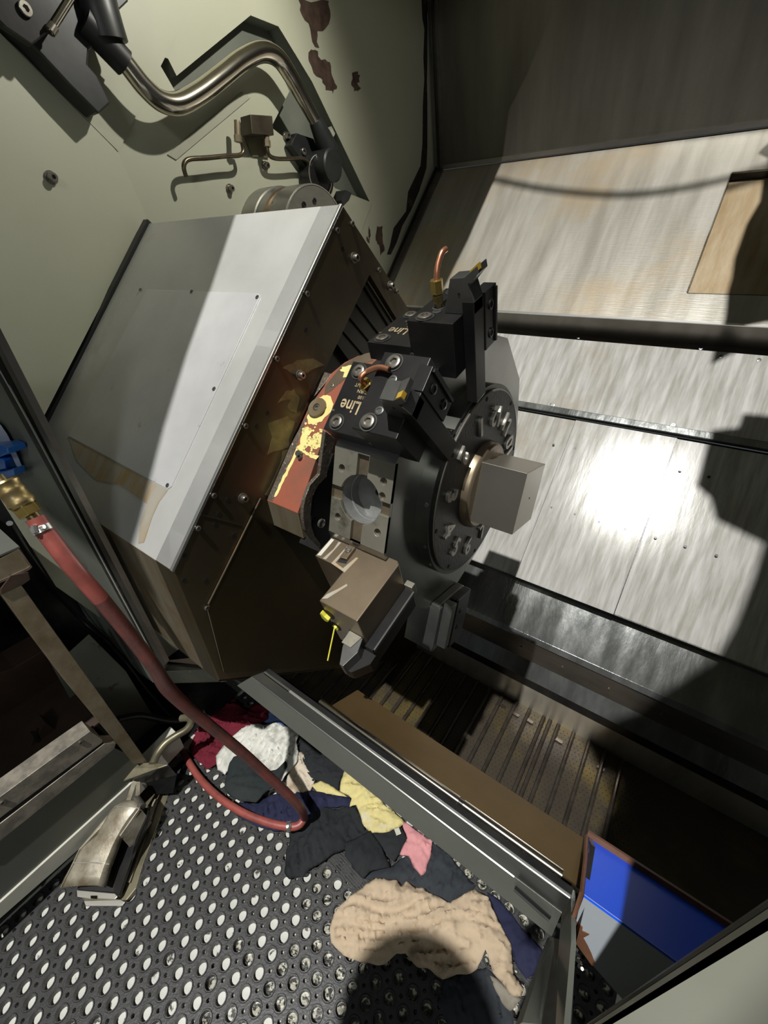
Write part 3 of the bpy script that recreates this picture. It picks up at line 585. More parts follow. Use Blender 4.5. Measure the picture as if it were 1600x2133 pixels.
MB().socket(onX(52, 19, XW + .096), XX, .011, .006, .5).build('bolt', 'bolt', pa)
# hub at the lower end
hc = onX(690, 345, -1.20)
MB().lathe(hc + XX * .012, (-1, 0, 0), [(0, 0), (0, .040), (.004, .046), (.11, .046)], 40).build('hub', 'black_hub', pa, label='black cylindrical hub')
hd = onX(672, 285, XA)
MB().tube([onX(656, 250, XA), onX(672, 285, XA), onX(686, 318, XA)], [.021, .030, .036], n=20, sub=3).build('hub_socket', 'black_hub', pa)
MB().lathe(onX(672, 372, -1.235), (-1, 0, 0), [(0, 0), (0, .056), (.05, .058)], 40).build('hub_ring', 'black_ox', pa)
MB().lathe(onX(668, 366, -1.232), (-1, 0, 0), [(-.0015, .0545), (-.0015, .0565), (0, .0565)], 40).build('hub_seal', 'bright_edge', pa)
slab('hub_bracket', PX(onX, [(604, 280), (640, 292), (652, 320), (640, 350), (652, 390), (600, 315), (592, 305)], XW + .004), (.03, 0, 0), 'black_hub', pa, .002)
slab('hub_bracket', PX(onX, [(700, 398), (712, 405), (706, 420), (694, 432), (690, 420)], XW + .03), (.05, 0, 0), 'black_hub', pa, .002)
MB().cyl(onX(684, 271, XW + .002), onX(690, 283, XW + .002), .016, n=18).build('wall_grommet', 'cream', pa)
MB().socket(onX(632, 316, XW + .034), XX, .010, .006).build('bolt', 'bolt', pa)

# ------------------------------------------------------------------ coolant manifold on the wall
mf = thing('coolant_block', onX(524, 265, XW + .03), 'small dark valve block with two bent tubes on the wall beneath the arm', 'valve block')
XM = XW + .045
b4 = PX(onX, [(497, 240), (544, 240), (549, 284), (500, 282)], XM - .03)
slab('block', PX(onX, [(500, 244), (546, 247), (550, 287), (504, 284)], XW + .012), (.046, 0, 0), 'block_dark', mf, .002)
slab('backing_plate', PX(onX, [(508, 285), (554, 288), (557, 330), (524, 326)], XW), (.006, 0, 0), 'olive_metal', mf, .001)
for s, body in ((0, [(494, 252), (495, 290)]), (1, [(553, 262), (556, 300)])):
    MB().cyl(onX(*body[0], XM), onX(*body[1], XM), .0085, n=14).cyl(onX(body[1][0], body[1][1] - 8, XM), onX(body[1][0] + 1, body[1][1] + 6, XM), .0105, n=6, smooth=False).build('fitting', 'table_steel', mf)
MB().tube(PX(onX, [(503, 296), (507, 312), (500, 323), (470, 325), (430, 329), (398, 331), (386, 337), (383, 350), (388, 369)], XM), .0058, n=12).build('left_tube', 'pipe_brown', mf)
MB().tube(PX(onX, [(556, 302), (560, 322), (574, 330), (600, 331), (628, 330), (642, 338), (650, 357)], XM), .0058, n=12).build('right_tube', 'pipe_brown', mf)

# ------------------------------------------------------------------ turret
AX = V((0, .6217, 1.1261)); XT0, XT1 = -.384, -.279
def frame(phi):
    a = math.radians(phi); return V((0, math.cos(a), math.sin(a))), V((0, math.sin(a), -math.cos(a)))
def P(phi, x, n, t_): a, b = frame(phi); return AX + XX * x + a * n + b * t_
AP = .247; HW = AP * math.tan(math.radians(15))
tu = thing('turret', AX + XX * XT0, 'twelve-sided indexing turret with numbered black dial and square steel nose block', 'turret')
# body: twelve facets, the bored one built open
ring = []
mb = MB()
C12 = [P(165 + 30 * k, 0, AP, HW) for k in range(12)]     # corner between facets
for k in range(12):
    a = 165 + 30 * k
    if k == 0: continue
    mb.add([P(a, XT0, AP, -HW), P(a, XT1, AP, -HW), P(a, XT1, AP, HW), P(a, XT0, AP, HW)], [(0, 1, 2, 3)])
for x in (XT0, XT1): mb.add([P(165 + 30 * k, x, AP, HW) for k in range(12)], [tuple(range(12))])
mb.build('body', 'turret_side', tu)
def circ(phi, cx, ct, r, n=28, h=AP, a0=0, a1=360): return [P(phi, cx + r * math.cos(math.radians(a0 + (a1 - a0) * i / n)), h, ct + r * math.sin(math.radians(a0 + (a1 - a0) * i / n))) for i in range(n + (0 if a1 - a0 == 360 else 1))]
BX, BR_ = -.3315, .0365; HB = AP - .006
n165, t165 = frame(165)
fl = MB().prism([P(165, XT0, HB, -HW), P(165, XT1, HB, -HW), P(165, XT1, HB, HW), P(165, XT0, HB, HW)], n165 * -.0005, holes=[circ(165, BX, 0, BR_, 36, HB)])
fl.build('facet_floor', 'keyway', tu)
# four raised pads with arc cut-outs and threaded holes
def pad(sx, st, extra=None):
    kx = (BX - .0105) if sx < 0 else (BX + .0095); kt = .0098 * st; X = XT0 if sx < 0 else XT1; T = HW * st
    q0 = math.degrees(math.atan2(abs(kt), math.sqrt(BR_ ** 2 - kt ** 2))); dxk = abs(kx - BX); q1 = math.degrees(math.atan2(math.sqrt(BR_ ** 2 - dxk ** 2), dxk))
    arc = []
    for i in range(11):
        a = math.radians(q0 + (q1 - q0) * i / 10); arc.append((BX + sx * BR_ * math.cos(a), st * BR_ * math.sin(a)))
    out = [(X, kt)] + arc + [(kx, T), (X, T)]
    holes = [(BX + sx * .0370, st * .0378)] + ([extra] if extra else [])
    hl = [[P(165, hx + .0058 * math.cos(2 * math.pi * i / 14), HB, ht + .0058 * math.sin(2 * math.pi * i / 14)) for i in range(14)] for hx, ht in holes]
    pts = [P(165, x, HB, -tt) if False else P(165, x, HB, tt) for x, tt in out]
    slab('pad', pts, n165 * .006, 'turret_steel', tu, .0006, holes=hl)
    for hx, ht in holes: MB().lathe(P(165, hx, AP, ht), -n165, [(0.0005, .0058), (.018, .0058), (.018, 0)], 16).build('threaded_hole', 'bore_steel', tu)
pad(-1, 1); pad(1, 1, (BX + .0375, .0170)); pad(-1, -1); pad(1, -1)
MB().lathe(P(165, BX, HB, 0), -n165, [(0, BR_), (.020, BR_), (.0205, BR_ - .0012), (.023, BR_ - .0012), (.0235, BR_), (.038, BR_), (.039, BR_ - .004), (.042, BR_ - .012), (.042, 0)], 48).build('bore', 'bore_steel', tu)
bp = P(165, BX + .002, HB - .042, .004)
MB().cyl(bp, bp + n165 * .005, .012, .010, 24).build('bore_boss', 'bore_steel', tu)
MB().socket(bp + n165 * .005, n165, .0052, .001, .6).build('bore_screw', 'black_ox', tu)
MB().cyl(P(165, BX + .021, HB - .044, -.005), P(165, BX + .021, HB - .036, -.005), .0135, .0128, 24).build('bore_boss', 'bore_steel', tu)
# drum, dial, collar and square nose
XD = -.25; RD = .1655
MB().lathe(AX + XX * XT1, (1, 0, 0), [(0, .1735), (.0235, .1735), (.0235, .164), (.027, .164)], 96).build('drum', 'drum_steel', tu)
for a in (166, 128, 192, 210): p = P(a, -.262, .1735, 0); MB().socket(p, frame(a)[0], .0034, .0008, .55, 12).build('set_screw', 'bolt', tu)
dl = MB().lathe(AX + XX * (XD - .010), (1, 0, 0), [(0, RD - .001), (0, RD), (.0085, RD), (.010, RD - .0015), (.010, .085), (.010, 0)], 96).build('dial', 'dial_black', tu)
MB().lathe(AX + XX * (XD - .0015), (1, 0, 0), [(0, RD + .0003), (.0012, RD - .0004), (.0018, RD - .0022)], 96).build('dial_rim', 'turret_steel', tu)
for k in range(8):
    a = 105 + 45 * k - 12; p = P(a, XD, RD - .008, 0); MB().cyl(p - XX * .001, p + XX * .0006, .0038, .0038, 10).build('dial_hole', 'dark_hole', tu)
XN0 = -.941 * .25; XN1 = -.1605
MB().lathe(AX + XX * XD, (1, 0, 0), [(0, .0800), (.009, .0785), (.0125, .0765), (.0145, .0735), (.0145, 0)], 64).build('collar', 'brown_steel', tu, label='bronze-toned round collar')
hs = .0523
sq = [P(165, XN0 - .002, hs, hs), P(165, XN0 - .002, hs, -hs), P(165, XN0 - .002, -hs, -hs), P(165, XN0 - .002, -hs, hs)]
slab('nose_block', sq, (XN1 - XN0 + .002, 0, 0), 'cube_steel', tu, .0008, label='square machined steel nose')
MB().cyl(AX + XX * (XN1 - .001), AX + XX * (XN1 + .0004), .0016, n=10).build('centre_mark', 'dark_hole', tu)
# raised digits around the dial; their feet point outwards
digit_px = {'1': (1002, 910), '2': (972, 962), '3': (949, 1036), '4': (944, 1105), '5': (956, 1130), '6': (981, 1122)}
def dang(px, py): q = onX(px, py, XD) - AX; return math.degrees(math.atan2(q.z, q.y))
base = dang(951, 1036)
for n_ in range(1, 13):
    a = 165 + (n_ - 3) * 30 - 2
    rad, _ = frame(a); rd_ = .120
    ctr = AX + XX * XD + rad * rd_
    up = -rad; right_ = up.cross(XX)
    o = text('digit', str(n_), ctr - up * .017, right_, up, .047, .0045, 'digit_steel', tu, bold=.0012, align='CENTER', label='raised number %d' % n_)
# housing: painted block behind the turret, with cast ring
NH = .585; k = NH / .61
ho = thing('turret_housing', nsx(-.55, -.15, NH + .1), 'red painted turret housing with chipped yellow paint beside the box', 'housing')
def HS(x, s): return nsx(x * k, s * k, NH)
shp = [(-.618, 0), (-.531, 0), (-.548, -.15), (-.5, -.20), (-.47, -.28), (-.49, -.345), (-.552, -.337), (-.579, -.318), (-.600, -.290), (-.604, -.258), (-.6185, -.211)]
slab('face_plate', [HS(*p) for p in shp], NN * -.12, 'red_worn', ho, .0015)
def onH(x, y, e=0): return onN(x, y, NH - e)
qh = lambda a, b: (540 + a / 5.077, 740 + b / 5.077)
def hp(name, pts, m, th=.0006, amp=6, sub=3):
    out = []
    for i, (a, b) in enumerate(pts):
        c, d = pts[(i + 1) % len(pts)]
        for j in range(sub): tt = j / sub; out.append((a + (c - a) * tt + random.uniform(-amp, amp), b + (d - b) * tt + random.uniform(-amp, amp)))
    slab(name, [onH(*qh(a, b)) for a, b in out], NN * th, m, ho)
hp('worn_edge', [(90, 1525), (140, 1545), (395, 960), (520, 640), (530, 545), (500, 640), (330, 960)], 'speckled', .0005, 2)
hp('worn_top', [(700, 330), (880, 100), (1050, 10), (1180, -30), (1210, 60), (1000, 100), (930, 230), (760, 380), (690, 420)], 'brown_steel', .0005, 4)
hp('paint_patch', [(640, 450), (700, 420), (760, 440), (785, 520), (770, 590), (720, 640), (660, 700), (570, 740), (515, 720), (510, 640), (530, 600), (600, 660), (680, 640), (715, 560), (700, 490)], 'yellow_paint', .0009)
hp('paint_patch', [(880, 130), (990, 100), (950, 200), (930, 240), (890, 230), (905, 180), (860, 165)], 'yellow_paint', .0009)
hp('paint_patch', [(470, 770), (520, 760), (560, 800), (520, 860), (560, 900), (640, 830), (690, 860), (660, 960), (600, 1000), (520, 960), (490, 1000), (540, 1050), (640, 1060), (600, 1110), (500, 1050), (420, 1010), (390, 970), (430, 950), (450, 860)], 'yellow_paint', .0009, 8, 4)
hp('paint_patch', [(400, 975), (430, 1000), (330, 1200), (260, 1340), (190, 1490), (160, 1500), (230, 1330), (330, 1130)], 'yellow_paint', .0009, 5, 4)
for i in range(46):
    a = random.uniform(470, 680); b = random.uniform(720, 1060); r = random.uniform(6, 17)
    slab('paint_fleck', [onH(*qh(a + r * random.uniform(.6, 1.2) * math.cos(j * 1.05), b + r * random.uniform(.6, 1.3) * math.sin(j * 1.05))) for j in range(6)], NN * .0009, 'yellow_paint', ho)
pw = onH(*qh(620, 562)); MB().lathe(pw, NN, [(0, .0205), (.004, .0205), (.0055, .019), (.0055, .0075), (.001, .0075), (.001, 0)], 32).build('washer', 'table_steel', ho)
MB().socket(pw + NN * .001, NN, .0065, .004, .55).build('bolt', 'bolt', ho)
MB().socket(onH(*qh(770, 320)), NN, .0042, .0012).build('set_screw', 'bolt', ho)
MB().cyl(onH(*qh(432, 1050)), onH(*qh(432, 1050)) + NN * .008, .0075, .006, 12).socket(onH(*qh(440, 1085)), NN, .005, .006).build('grease_nipple', 'tool_steel', ho)
# lower vertical face of the housing
h0, h1 = HS(-.618, 0), HS(-.531, 0)
slab('lower_face', [h0 - ZZ * .0 + YY * .001, h1 + YY * .001, h1 - ZZ * .060 + YY * .004, h0 - ZZ * .060 + YY * .004], (0, .08, 0), 'cover_front', ho, .001)
slab('side_lug', [onH(*qh(575, 440)), onH(*qh(690, 175)), onH(*qh(765, 195)), onH(*qh(700, 290))], NN * -.03, 'speckled', ho, .001)
# cast ring around the turret shaft, and dark flange behind the turret
def arcx(r0, r1, a0, a1, x0, x1, n=30):
    o_ = [AX + XX * x0 + frame(a0 + (a1 - a0) * i / n)[0] * r1 for i in range(n + 1)]; i_ = [AX + XX * x0 + frame(a0 + (a1 - a0) * i / n)[0] * r0 for i in range(n + 1)]
    mb = MB(); vs = o_ + i_ + [p + XX * (x1 - x0) for p in o_ + i_]; m = n + 1; fs = []
    for i in range(n):
        fs += [(i, i + 1, m + i + 1, m + i), (2 * m + i, 2 * m + i + 1, 3 * m + i + 1, 3 * m + i), (i, i + 1, 2 * m + i + 1, 2 * m + i), (m + i, m + i + 1, 3 * m + i + 1, 3 * m + i)]
    fs += [(0, m, 3 * m, 2 * m), (n, m + n, 3 * m + n, 2 * m + n)]
    return mb.add(vs, fs)
slab('cast_ring', PX(onX, [qh(*p) for p in [(700, 800), (660, 1100), (640, 1260), (540, 1370), (490, 1500), (465, 1620), (465, 1740), (485, 1850), (560, 1950), (650, 2040), (650, 1995), (590, 1920), (555, 1820), (545, 1680), (565, 1500), (630, 1370), (715, 1290), (735, 1150), (775, 1000), (808, 882)]], -.452), (-.007, 0, 0), 'speckled', ho, .001, label='speckled cast iron ring')
slab('dark_flange', PX(onX, [qh(*p) for p in [(800, 1050), (740, 1200), (650, 1330), (550, 1480), (535, 1680), (560, 1860), (650, 2010), (760, 2060), (900, 2000), (950, 1200), (900, 1050)]], -.458), (-.01, 0, 0), 'black_ox', ho)
MB().lathe(AX + XX * (-.451), (1, 0, 0), [(0, .150), (.060, .150)], 48).build('hub', 'black_ox', ho)
MB().lathe(AX + XX * (-.395), (1, 0, 0), [(0, .196), (.003, .200), (.010, .200)], 64).build('seal_ring', 'turret_steel', ho)
pb = onX(*qh(650, 1775), -.450); MB().lathe(pb, XX, [(0, .0085), (.003, .0085), (.004, .0070), (.001, .0045), (.001, 0)], 20).build('ring_bolt', 'bolt', ho)
slab('mount_block', [nsx(-.52, -.30, NH + .05), nsx(-.40, -.30, NH + .05), nsx(-.40, .05, NH + .05), nsx(-.52, .05, NH + .05)], NN * -.25, 'black_ox', ho)

# ------------------------------------------------------------------ tool holders
def lb(phi, x0, x1, n0, n1, t0, t1):
    return [P(phi, x0, n0, t0), P(phi, x1, n0, t0), P(phi, x1, n0, t1), P(phi, x0, n0, t1)], frame(phi)[0] * (n1 - n0)
def lbox(mb, *a): p, v = lb(*a); return mb.prism(p, v)
def counter(mb, phi, x, n_, t_, r): d = frame(phi)[0]; p = P(phi, x, n_, t_); return p, d
def holder_a(phi, label, tlabel):
    d, tv_ = frame(phi); ori = P(phi, -.33, AP, 0)
    h = thing('tool_holder', ori, label, 'tool holder', 'black turning tool holders on the turret')
    lbox(MB(), phi, -.394, -.317, AP + .0005, .2735, -.053, .053).build('base_plate', 'black_ox', h, .0008)
    mb = MB(); poly = [(-.320, AP + .0005), (-.2785, AP + .0005), (-.2785, .236), (-.2535, .236), (-.2535, .309), (-.320, .309)]
    mb.prism([P(phi, x, n_, -.053) for x, n_ in poly], tv_ * .106).build('block', 'black_ox', h, .0009)
    for x, n_, tt in ((-.376, .2735, .039), (-.376, .2735, -.039), (-.2995, .309, .040), (-.2995, .309, -.041)):
        p = P(phi, x, n_, tt)
        MB().lathe(p, d, [(.0003, .0118), (.0009, .0122), (.0009, .0108), (.0002, .0104)], 28).build('counterbore', 'drum_steel', h)
        MB().cyl(p, p + d * .0003, .0116, n=24).build('bore_shadow_ring', 'dark_hole', h)
        MB().socket(p, d, .0090, .0035, .58, 20).build('cap_bolt', 'bolt', h)
    for tt in (.018, -.024): p = P(phi, -.2915, .309, tt); MB().socket(p, d, .0058, .0012, .6, 16).build('set_screw', 'tool_steel', h)
    p = P(phi, -.319, .262, -.053); MB().socket(p, -tv_, .0035, .0008, .6, 12).build('side_screw', 'tool_steel', h)
    # clamp with two screws facing outward along x
    lbox(MB(), phi, -.2533, -.236, .25, .325, .002, .034).build('clamp_bar', 'black_ox', h, .0008)
    for n_ in (.268, .305): p = P(phi, -.236, n_, .017); MB().socket(p, XX, .0066, .0015, .6, 18).build('clamp_screw', 'black_ox', h)
    lbox(MB(), phi, -.236, -.2335, .252, .322, .0285, .0325).build('clamp_rib', 'black_ox', h)
    # tool: square shank passing the front of the turret
    tl_ = thing('turning_tool', P(phi, -.252, .185, -.012), tlabel, 'cutting tool', 'turning tools in the black holders')
    sh = MB().prism([P(phi, -.2532, .186, -.027), P(phi, -.2375, .186, -.027), P(phi, -.2375, .186, .0015), P(phi, -.2532, .186, .0015)], d * .138).build('shank', 'black_ox', tl_, .0005)
    hd_ = [(-.279, .3095), (-.268, .350), (-.249, .3515), (-.232, .364), (-.2305, .356), (-.243, .343), (-.2375, .325), (-.2375, .3095)]
    MB().prism([P(phi, x, n_, -.0265) for x, n_ in hd_], tv_ * .024).build('head', 'tool_steel', tl_, .0006)
    for x, n_ in ((-.2425, .344), (-.257, .333)): p = P(phi, x, n_, -.0266); MB().cyl(p - tv_ * .0003, p + tv_ * .001, .0019, n=10).build('pin_hole', 'dark_hole', tl_)
    ins = [(-.242, .3585), (-.2318, .3662), (-.2305, .3598), (-.241, .3520)]
    MB().prism([P(phi, x, n_, -.0262) for x, n_ in ins], tv_ * .007).build('insert', 'gold_insert', tl_, label='gold coated cutting insert')
    # printed lettering, upside down from here
    def tx(s, x, tt, size, nm='lettering', lab=None, ysc=1., bold=0): return text(nm, s, P(phi, x, .2741, tt), -XX, -tv_, size, .00004, 'gold_print', h, label=lab, ysc=ysc, bold=bold)
    tx('Line', -.3485, -.0045, .0205, lab='gold lettering reading Line', ysc=1.3, bold=.00035); tx('\u2122', -.3868, -.0205, .006) if False else None
    tx('TM', -.388, -.022, .0035)
    tx('D2100', -.3395, .0045, .0072); tx('TURN', -.3455, .0130, .0072); tx('COOLANT', -.3375, .0215, .0072)
    return h
holder_a(135, 'black tool holder at the middle, facing the viewer, with short curved copper nozzle', 'dark square turning tool with gold tip pointing at the viewer')
holder_a(105, 'black tool holder on top of the turret carrying the upright copper nozzle', 'dark turning tool with gold tip standing highest above the turret')
# nozzles
d135, t135 = frame(135); d105, t105 = frame(105)
nz = thing('coolant_nozzle', P(135, -.334, .2735, .010), 'copper nozzle bent sideways on a hex brass fitting, middle tool holder', 'nozzle')
a_ = P(135, -.334, .2738, .010); qn = lambda a, b: (650 + a / 4.571, 700 + b / 4.571)
def hexa(p0, p1, r, m, nm, par): return MB().cyl(p0, p1, r, n=6, smooth=False).build(nm, m, par, .0005)
top_ = a_ + d135 * .030
hexa(a_, a_ + d135 * .022, .0082, 'brass_dirty', 'hex_body', nz); hexa(a_ + d135 * .022, top_, .0092, 'brass', 'hex_nut', nz)
e_ = P(135, -.300, .318, .030)
MB().tube([top_ - d135 * .004, top_ + d135 * .010, P(135, -.328, .3145, .0205), P(135, -.312, .3165, .027), P(135, -.296, .317, .026)], .0037, n=14).build('copper_tube', 'copper', nz)
p_ = P(135, -.2958, .317, .026); MB().cyl(p_ , p_ + (P(135, -.296, .317, .026) - P(135, -.312, .3165, .027)).normalized() * .0006, .0026, n=12).build('tube_mouth', 'dark_hole', nz)
nz = thing('coolant_nozzle', P(105, -.296, .309, -.011), 'upright copper nozzle tube in bright brass nut, on the topmost tool holder', 'nozzle')
a_ = P(105, -.296, .3092, -.011)
MB().lathe(a_, d105, [(0, .0085), (.0008, .0082), (.0008, .005)], 20).build('seat_ring', 'tool_steel', nz)
hexa(a_, a_ + d105 * .006, .0045, 'brass_dirty', 'stem', nz); hexa(a_ + d105 * .006, a_ + d105 * .016, .0072, 'brass_dirty', 'hex_body', nz)
hexa(a_ + d105 * .016, a_ + d105 * .018, .0052, 'brass_dirty', 'neck', nz); hexa(a_ + d105 * .018, a_ + d105 * .034, .0085, 'brass', 'hex_nut', nz)
xc = a_.x
MB().tube([a_ + d105 * .032, onX(910, 565, xc), onX(914, 545, xc), onX(921, 526, xc + .001), onX(929, 519, xc + .002)], .0036, n=14).build('copper_tube', 'copper', nz)
# lower boring block (station 195)
def holder_b(phi, label, mblock, grp):
    d, tv_ = frame(phi)
    h = thing('tool_block', P(phi, -.32, AP, 0), label, 'tool block')
    lbox(MB(), phi, -.383, -.322, AP + .0005, .288, -.06, .052).build('wing', mblock, h, .001)
    poly = [(-.3245, AP + .0005), (-.2785, AP + .0005), (-.2785, .24), (-.262, .24), (-.2575, .2445), (-.2575, .346), (-.3245, .346)]
    mb = MB().prism([P(phi, x, n_, -.06) for x, n_ in poly], tv_ * .112); mb.build('block', mblock, h, .0015)
    return h
hb = holder_b(195, 'brown stained square tool block with yellow plug, below the empty bored station', 'brown_steel', None)
d, tv_ = frame(195)
slab('stain', [P(195, x, n_, .0521) for x, n_ in ((-.381, .25), (-.375, .25), (-.374, .284), (-.3805, .286))], tv_ * .0003, 'strip_light', hb)
slab('stain', [P(195, x, n_, .0521) for x, n_ in ((-.366, .25), (-.361, .25), (-.362, .286), (-.368, .287), (-.364, .265))], tv_ * .0003, 'rust_film', hb)
slab('stain', [P(195, x, n_, .0521) for x, n_ in ((-.348, .252), (-.344, .252), (-.345, .284), (-.328, .287), (-.322, .262), (-.318, .262), (-.321, .292), (-.350, .288))], tv_ * .0003, 'rust_film', hb)
slab('stain', [P(195, x, n_, .0521) for x, n_ in ((-.306, .306), (-.303, .308), (-.309, .322), (-.316, .338), (-.323, .342), (-.321, .333), (-.312, .318))], tv_ * .0003, 'rust_film', hb)
slab('wedge', [P(195, x, n_, .0522) for x, n_ in ((-.343, .250), (-.331, .250), (-.330, .274), (-.342, .276))], tv_ * .006, 'brown_steel', hb, .001)
MB().socket(P(195, -.337, .260, .0582), tv_, .0050, .003, .5, 16).build('wedge_screw', 'bolt', hb)
slab('pocket', [P(195, x, n_, .0522) for x, n_ in ((-.344, .2755), (-.330, .2735), (-.329, .2785), (-.343, .2815))], tv_ * .0003, 'dark_hole', hb)
# outer end face details
for (x, tt, r) in ((-.318, .020, .010), (-.316, -.012, .0095), (-.304, -.040, .005)):
    p = P(195, x, .346, tt); MB().lathe(p, d, [(.0006, r), (.0006, r * .8), (-.004, r * .75)], 24).cyl(p, p + d * .0002, r * .78, n=20).build('end_hole', 'dark_hole', hb)
slab('yellow_plug', [P(195, x, .3465, tt) for x, tt in ((-.330, .022), (-.326, .028), (-.322, .020), (-.316, .014), (-.320, .006), (-.327, .004), (-.331, .010))], d * .006, 'yellow_tag', hb, .001, label='yellow plastic plug')
slab('yellow_plug', [P(195, x, .3465, tt) for x, tt in ((-.319, -.008), (-.313, -.010), (-.312, -.016), (-.318, -.016))], d * .003, 'yellow_tag', hb)
q4_ = lambda a, b: (640 + a / 4.444, 1100 + b / 4.444)
z0 = P(195, -.316, .350, -.012); MB().tube([z0, onX(*q4_(240, 1050), -.34) if False else z0 + (onX(*q4_(190, 1225), z0.x) - z0) * .5, onX(*q4_(190, 1225), z0.x)], .0011, n=8).build('yellow_wire', 'yellow_tag', hb, label='thin yellow strand hanging down')
# clamps and tool on its +x side
lbox(MB(), 195, -.2573, -.243, .245, .352, -.046, -.006).build('clamp_bar', 'black_ox', hb, .001)
lbox(MB(), 195, -.2430, -.2405, .245, .350, -.012, -.006).build('clamp_rib', 'tool_steel', hb)
lbox(MB(), 195, -.2573, -.2430, .236, .246, -.02, .004).build('clamp_end', 'turret_steel', hb, .001)
t2 = thing('turning_tool', P(195, -.27, .30, -.02), 'grey turning tool with sharp black tip under the brown block', 'cutting tool')
MB().prism([P(195, x, n_, -.028) for x, n_ in ((-.288, .3463), (-.262, .3463), (-.256, .366), (-.262, .392), (-.268, .392), (-.280, .370))], tv_ * .030).build('head', 'tool_steel', t2, .0006)
MB().prism([P(195, x, n_, .0022) for x, n_ in ((-.284, .3465), (-.263, .3465), (-.268, .366), (-.284, .366))], tv_ * .002).build('head_top', 'turret_steel', t2)
MB().prism([P(195, x, n_, -.040) for x, n_ in ((-.262, .352), (-.240, .352), (-.240, .366), (-.256, .388), (-.266, .390))], tv_ * .022).build('support_blade', 'black_ox', t2)
# farther block (station 255)
hf = holder_b(255, 'grey steel tool block hanging at the underside of the turret, farther from the viewer', 'tool_steel', None)
lbox(MB(), 255, -.2573, -.240, .235, .352, -.05, .010).build('clamp_bar', 'black_ox', hf, .002)
lbox(MB(), 255, -.2573, -.238, .235, .335, .022, .040).build('clamp_plate', 'tool_steel', hf, .001)
for n_ in (.27, .31): MB().socket(P(255, -.240, n_, -.012), XX, .006, .001, .6, 14).build('clamp_screw', 'black_ox', hf)
# ------------------------------------------------------------------ rubber mat with round drain holes
def perforated(name, x0, y0, nx, ny, a, ang, m, cut, label):
    t0 = math.radians(ang); ex, ey = V((math.cos(t0), math.sin(t0), 0)), V((-math.sin(t0), math.cos(t0), 0)); o = V((x0, y0, 0))
    HT = .017; R1_, RO = .0124, .0165; rs = .0044; n = 16
    web = MB(); rings = MB()
    for i in range(nx):
        for j in range(ny):
            c = o + ex * (i * a) + ey * (j * a)
            if cut(c): continue
            # square cell around the hole with quarter-circle bites for the small holes at its corners
            outer = []
            for k in range(4):
                sx, sy = ((1, 1), (-1, 1), (-1, -1), (1, -1))[k]; cc_ = (sx * a / 2, sy * a / 2)
                for q_ in range(4):
                    aa = math.radians({0: 270, 1: 0, 2: 90, 3: 180}[k] - 0 - q_ * 30) ; outer.append((cc_[0] + rs * math.cos(aa), cc_[1] + rs * math.sin(aa)))
            inner = [(RO * math.cos(2 * math.pi * q_ / n), RO * math.sin(2 * math.pi * q_ / n)) for q_ in range(n)]
            # bridge outer (16 pts) and inner (16 pts) by angle
            outer.sort(key=lambda p: math.atan2(p[1], p[0]) % (2 * math.pi)); inner.sort(key=lambda p: math.atan2(p[1], p[0]) % (2 * math.pi))
            W_ = lambda p, z: c + ex * p[0] + ey * p[1] + ZZ * z
            vs = [W_(p, HT) for p in outer] + [W_(p, HT) for p in inner] + [W_(p, HT + .0022) for p in [(u[0] * .93, u[1] * .93) for u in inner]] + [W_((u[0] * .80, u[1] * .80), HT + .0022) for u in inner] + [W_((u[0] * R1_ / RO, u[1] * R1_ / RO), .001) for u in inner]
            fs = []
            for k in range(16):
                k2 = (k + 1) % 16
                for r_ in range(4): fs.append((r_ * 16 + k, r_ * 16 + k2, (r_ + 1) * 16 + k2, (r_ + 1) * 16 + k))
            # small-hole walls
            b_ = len(vs); vs += [W_(p, .001) for p in outer]
            for k in range(16):
                k2 = (k + 1) % 16; p, q_ = outer[k], outer[k2]
                if abs(p[0] - q_[0]) + abs(p[1] - q_[1]) < rs * 1.2: fs.append((k, k2, b_ + k2, b_ + k))
            web.add(vs, fs)
    return web.build(name, m, label=label, cat='mat')
h0_ = V((-.6886 * 1.5, -.2426 * 1.5, 0)); aM = .03985
ex0 = V((math.cos(math.radians(-1.6)), math.sin(math.radians(-1.6)), 0)); ey0 = V((-ex0.y, ex0.x, 0))
org = h0_ - ex0 * (aM * 4) - ey0 * (aM * 14)
def cutm(c): 
    return c.x < -1.052 or c.y > .49 or c.x > .30
mt = perforated('rubber_mat', org.x, org.y, 38, 37, aM, -1.6, 'mat_rubber', cutm, 'black rubber drainage mat full of round holes covering the floor')
slab('border', [(-1.13, -.9, 0), (-1.062, -.9, 0), (-1.072, .42, 0), (-1.10, .42, 0)], (0, 0, .011), 'mat_rubber', mt) if False else MB().prism([V(p) for p in [(-1.12, -.9, 0), (-1.066, -.9, 0), (-1.075, .40, 0), (-1.10, .40, 0)]], (0, 0, .011)).build('mat_border', 'mat_rubber', label='plain dark rubber border strip along the edge of the holed mat', cat='mat border')
# oil puddled in the holes towards the machine
pud = MB(); rnd = random.Random(3)
for i in range(38):
    for j in range(36):
        c = org + ex0 * (i * aM) + ey0 * (j * aM)
        pr = (c.x + .62 - (c.y + .1) * .55) / .30
        if cutm(c) or rnd.random() > pr: continue
        pud.add([c + V((.0116 * math.cos(q_ * .524), .0116 * math.sin(q_ * .524), .0022)) for q_ in range(12)], [tuple(range(12))])
        for sx in (-.5, .5): 
            d_ = c + ex0 * aM * sx + ey0 * aM * .5; pud.add([d_ + V((.0042 * math.cos(q_ * 1.05), .0042 * math.sin(q_ * 1.05), .002)) for q_ in range(6)], [tuple(range(6))])
pud.build('oil_puddles', 'oil', label='wet oil and chips pooled in the mat holes near the rags', cat='oil', kind='stuff')
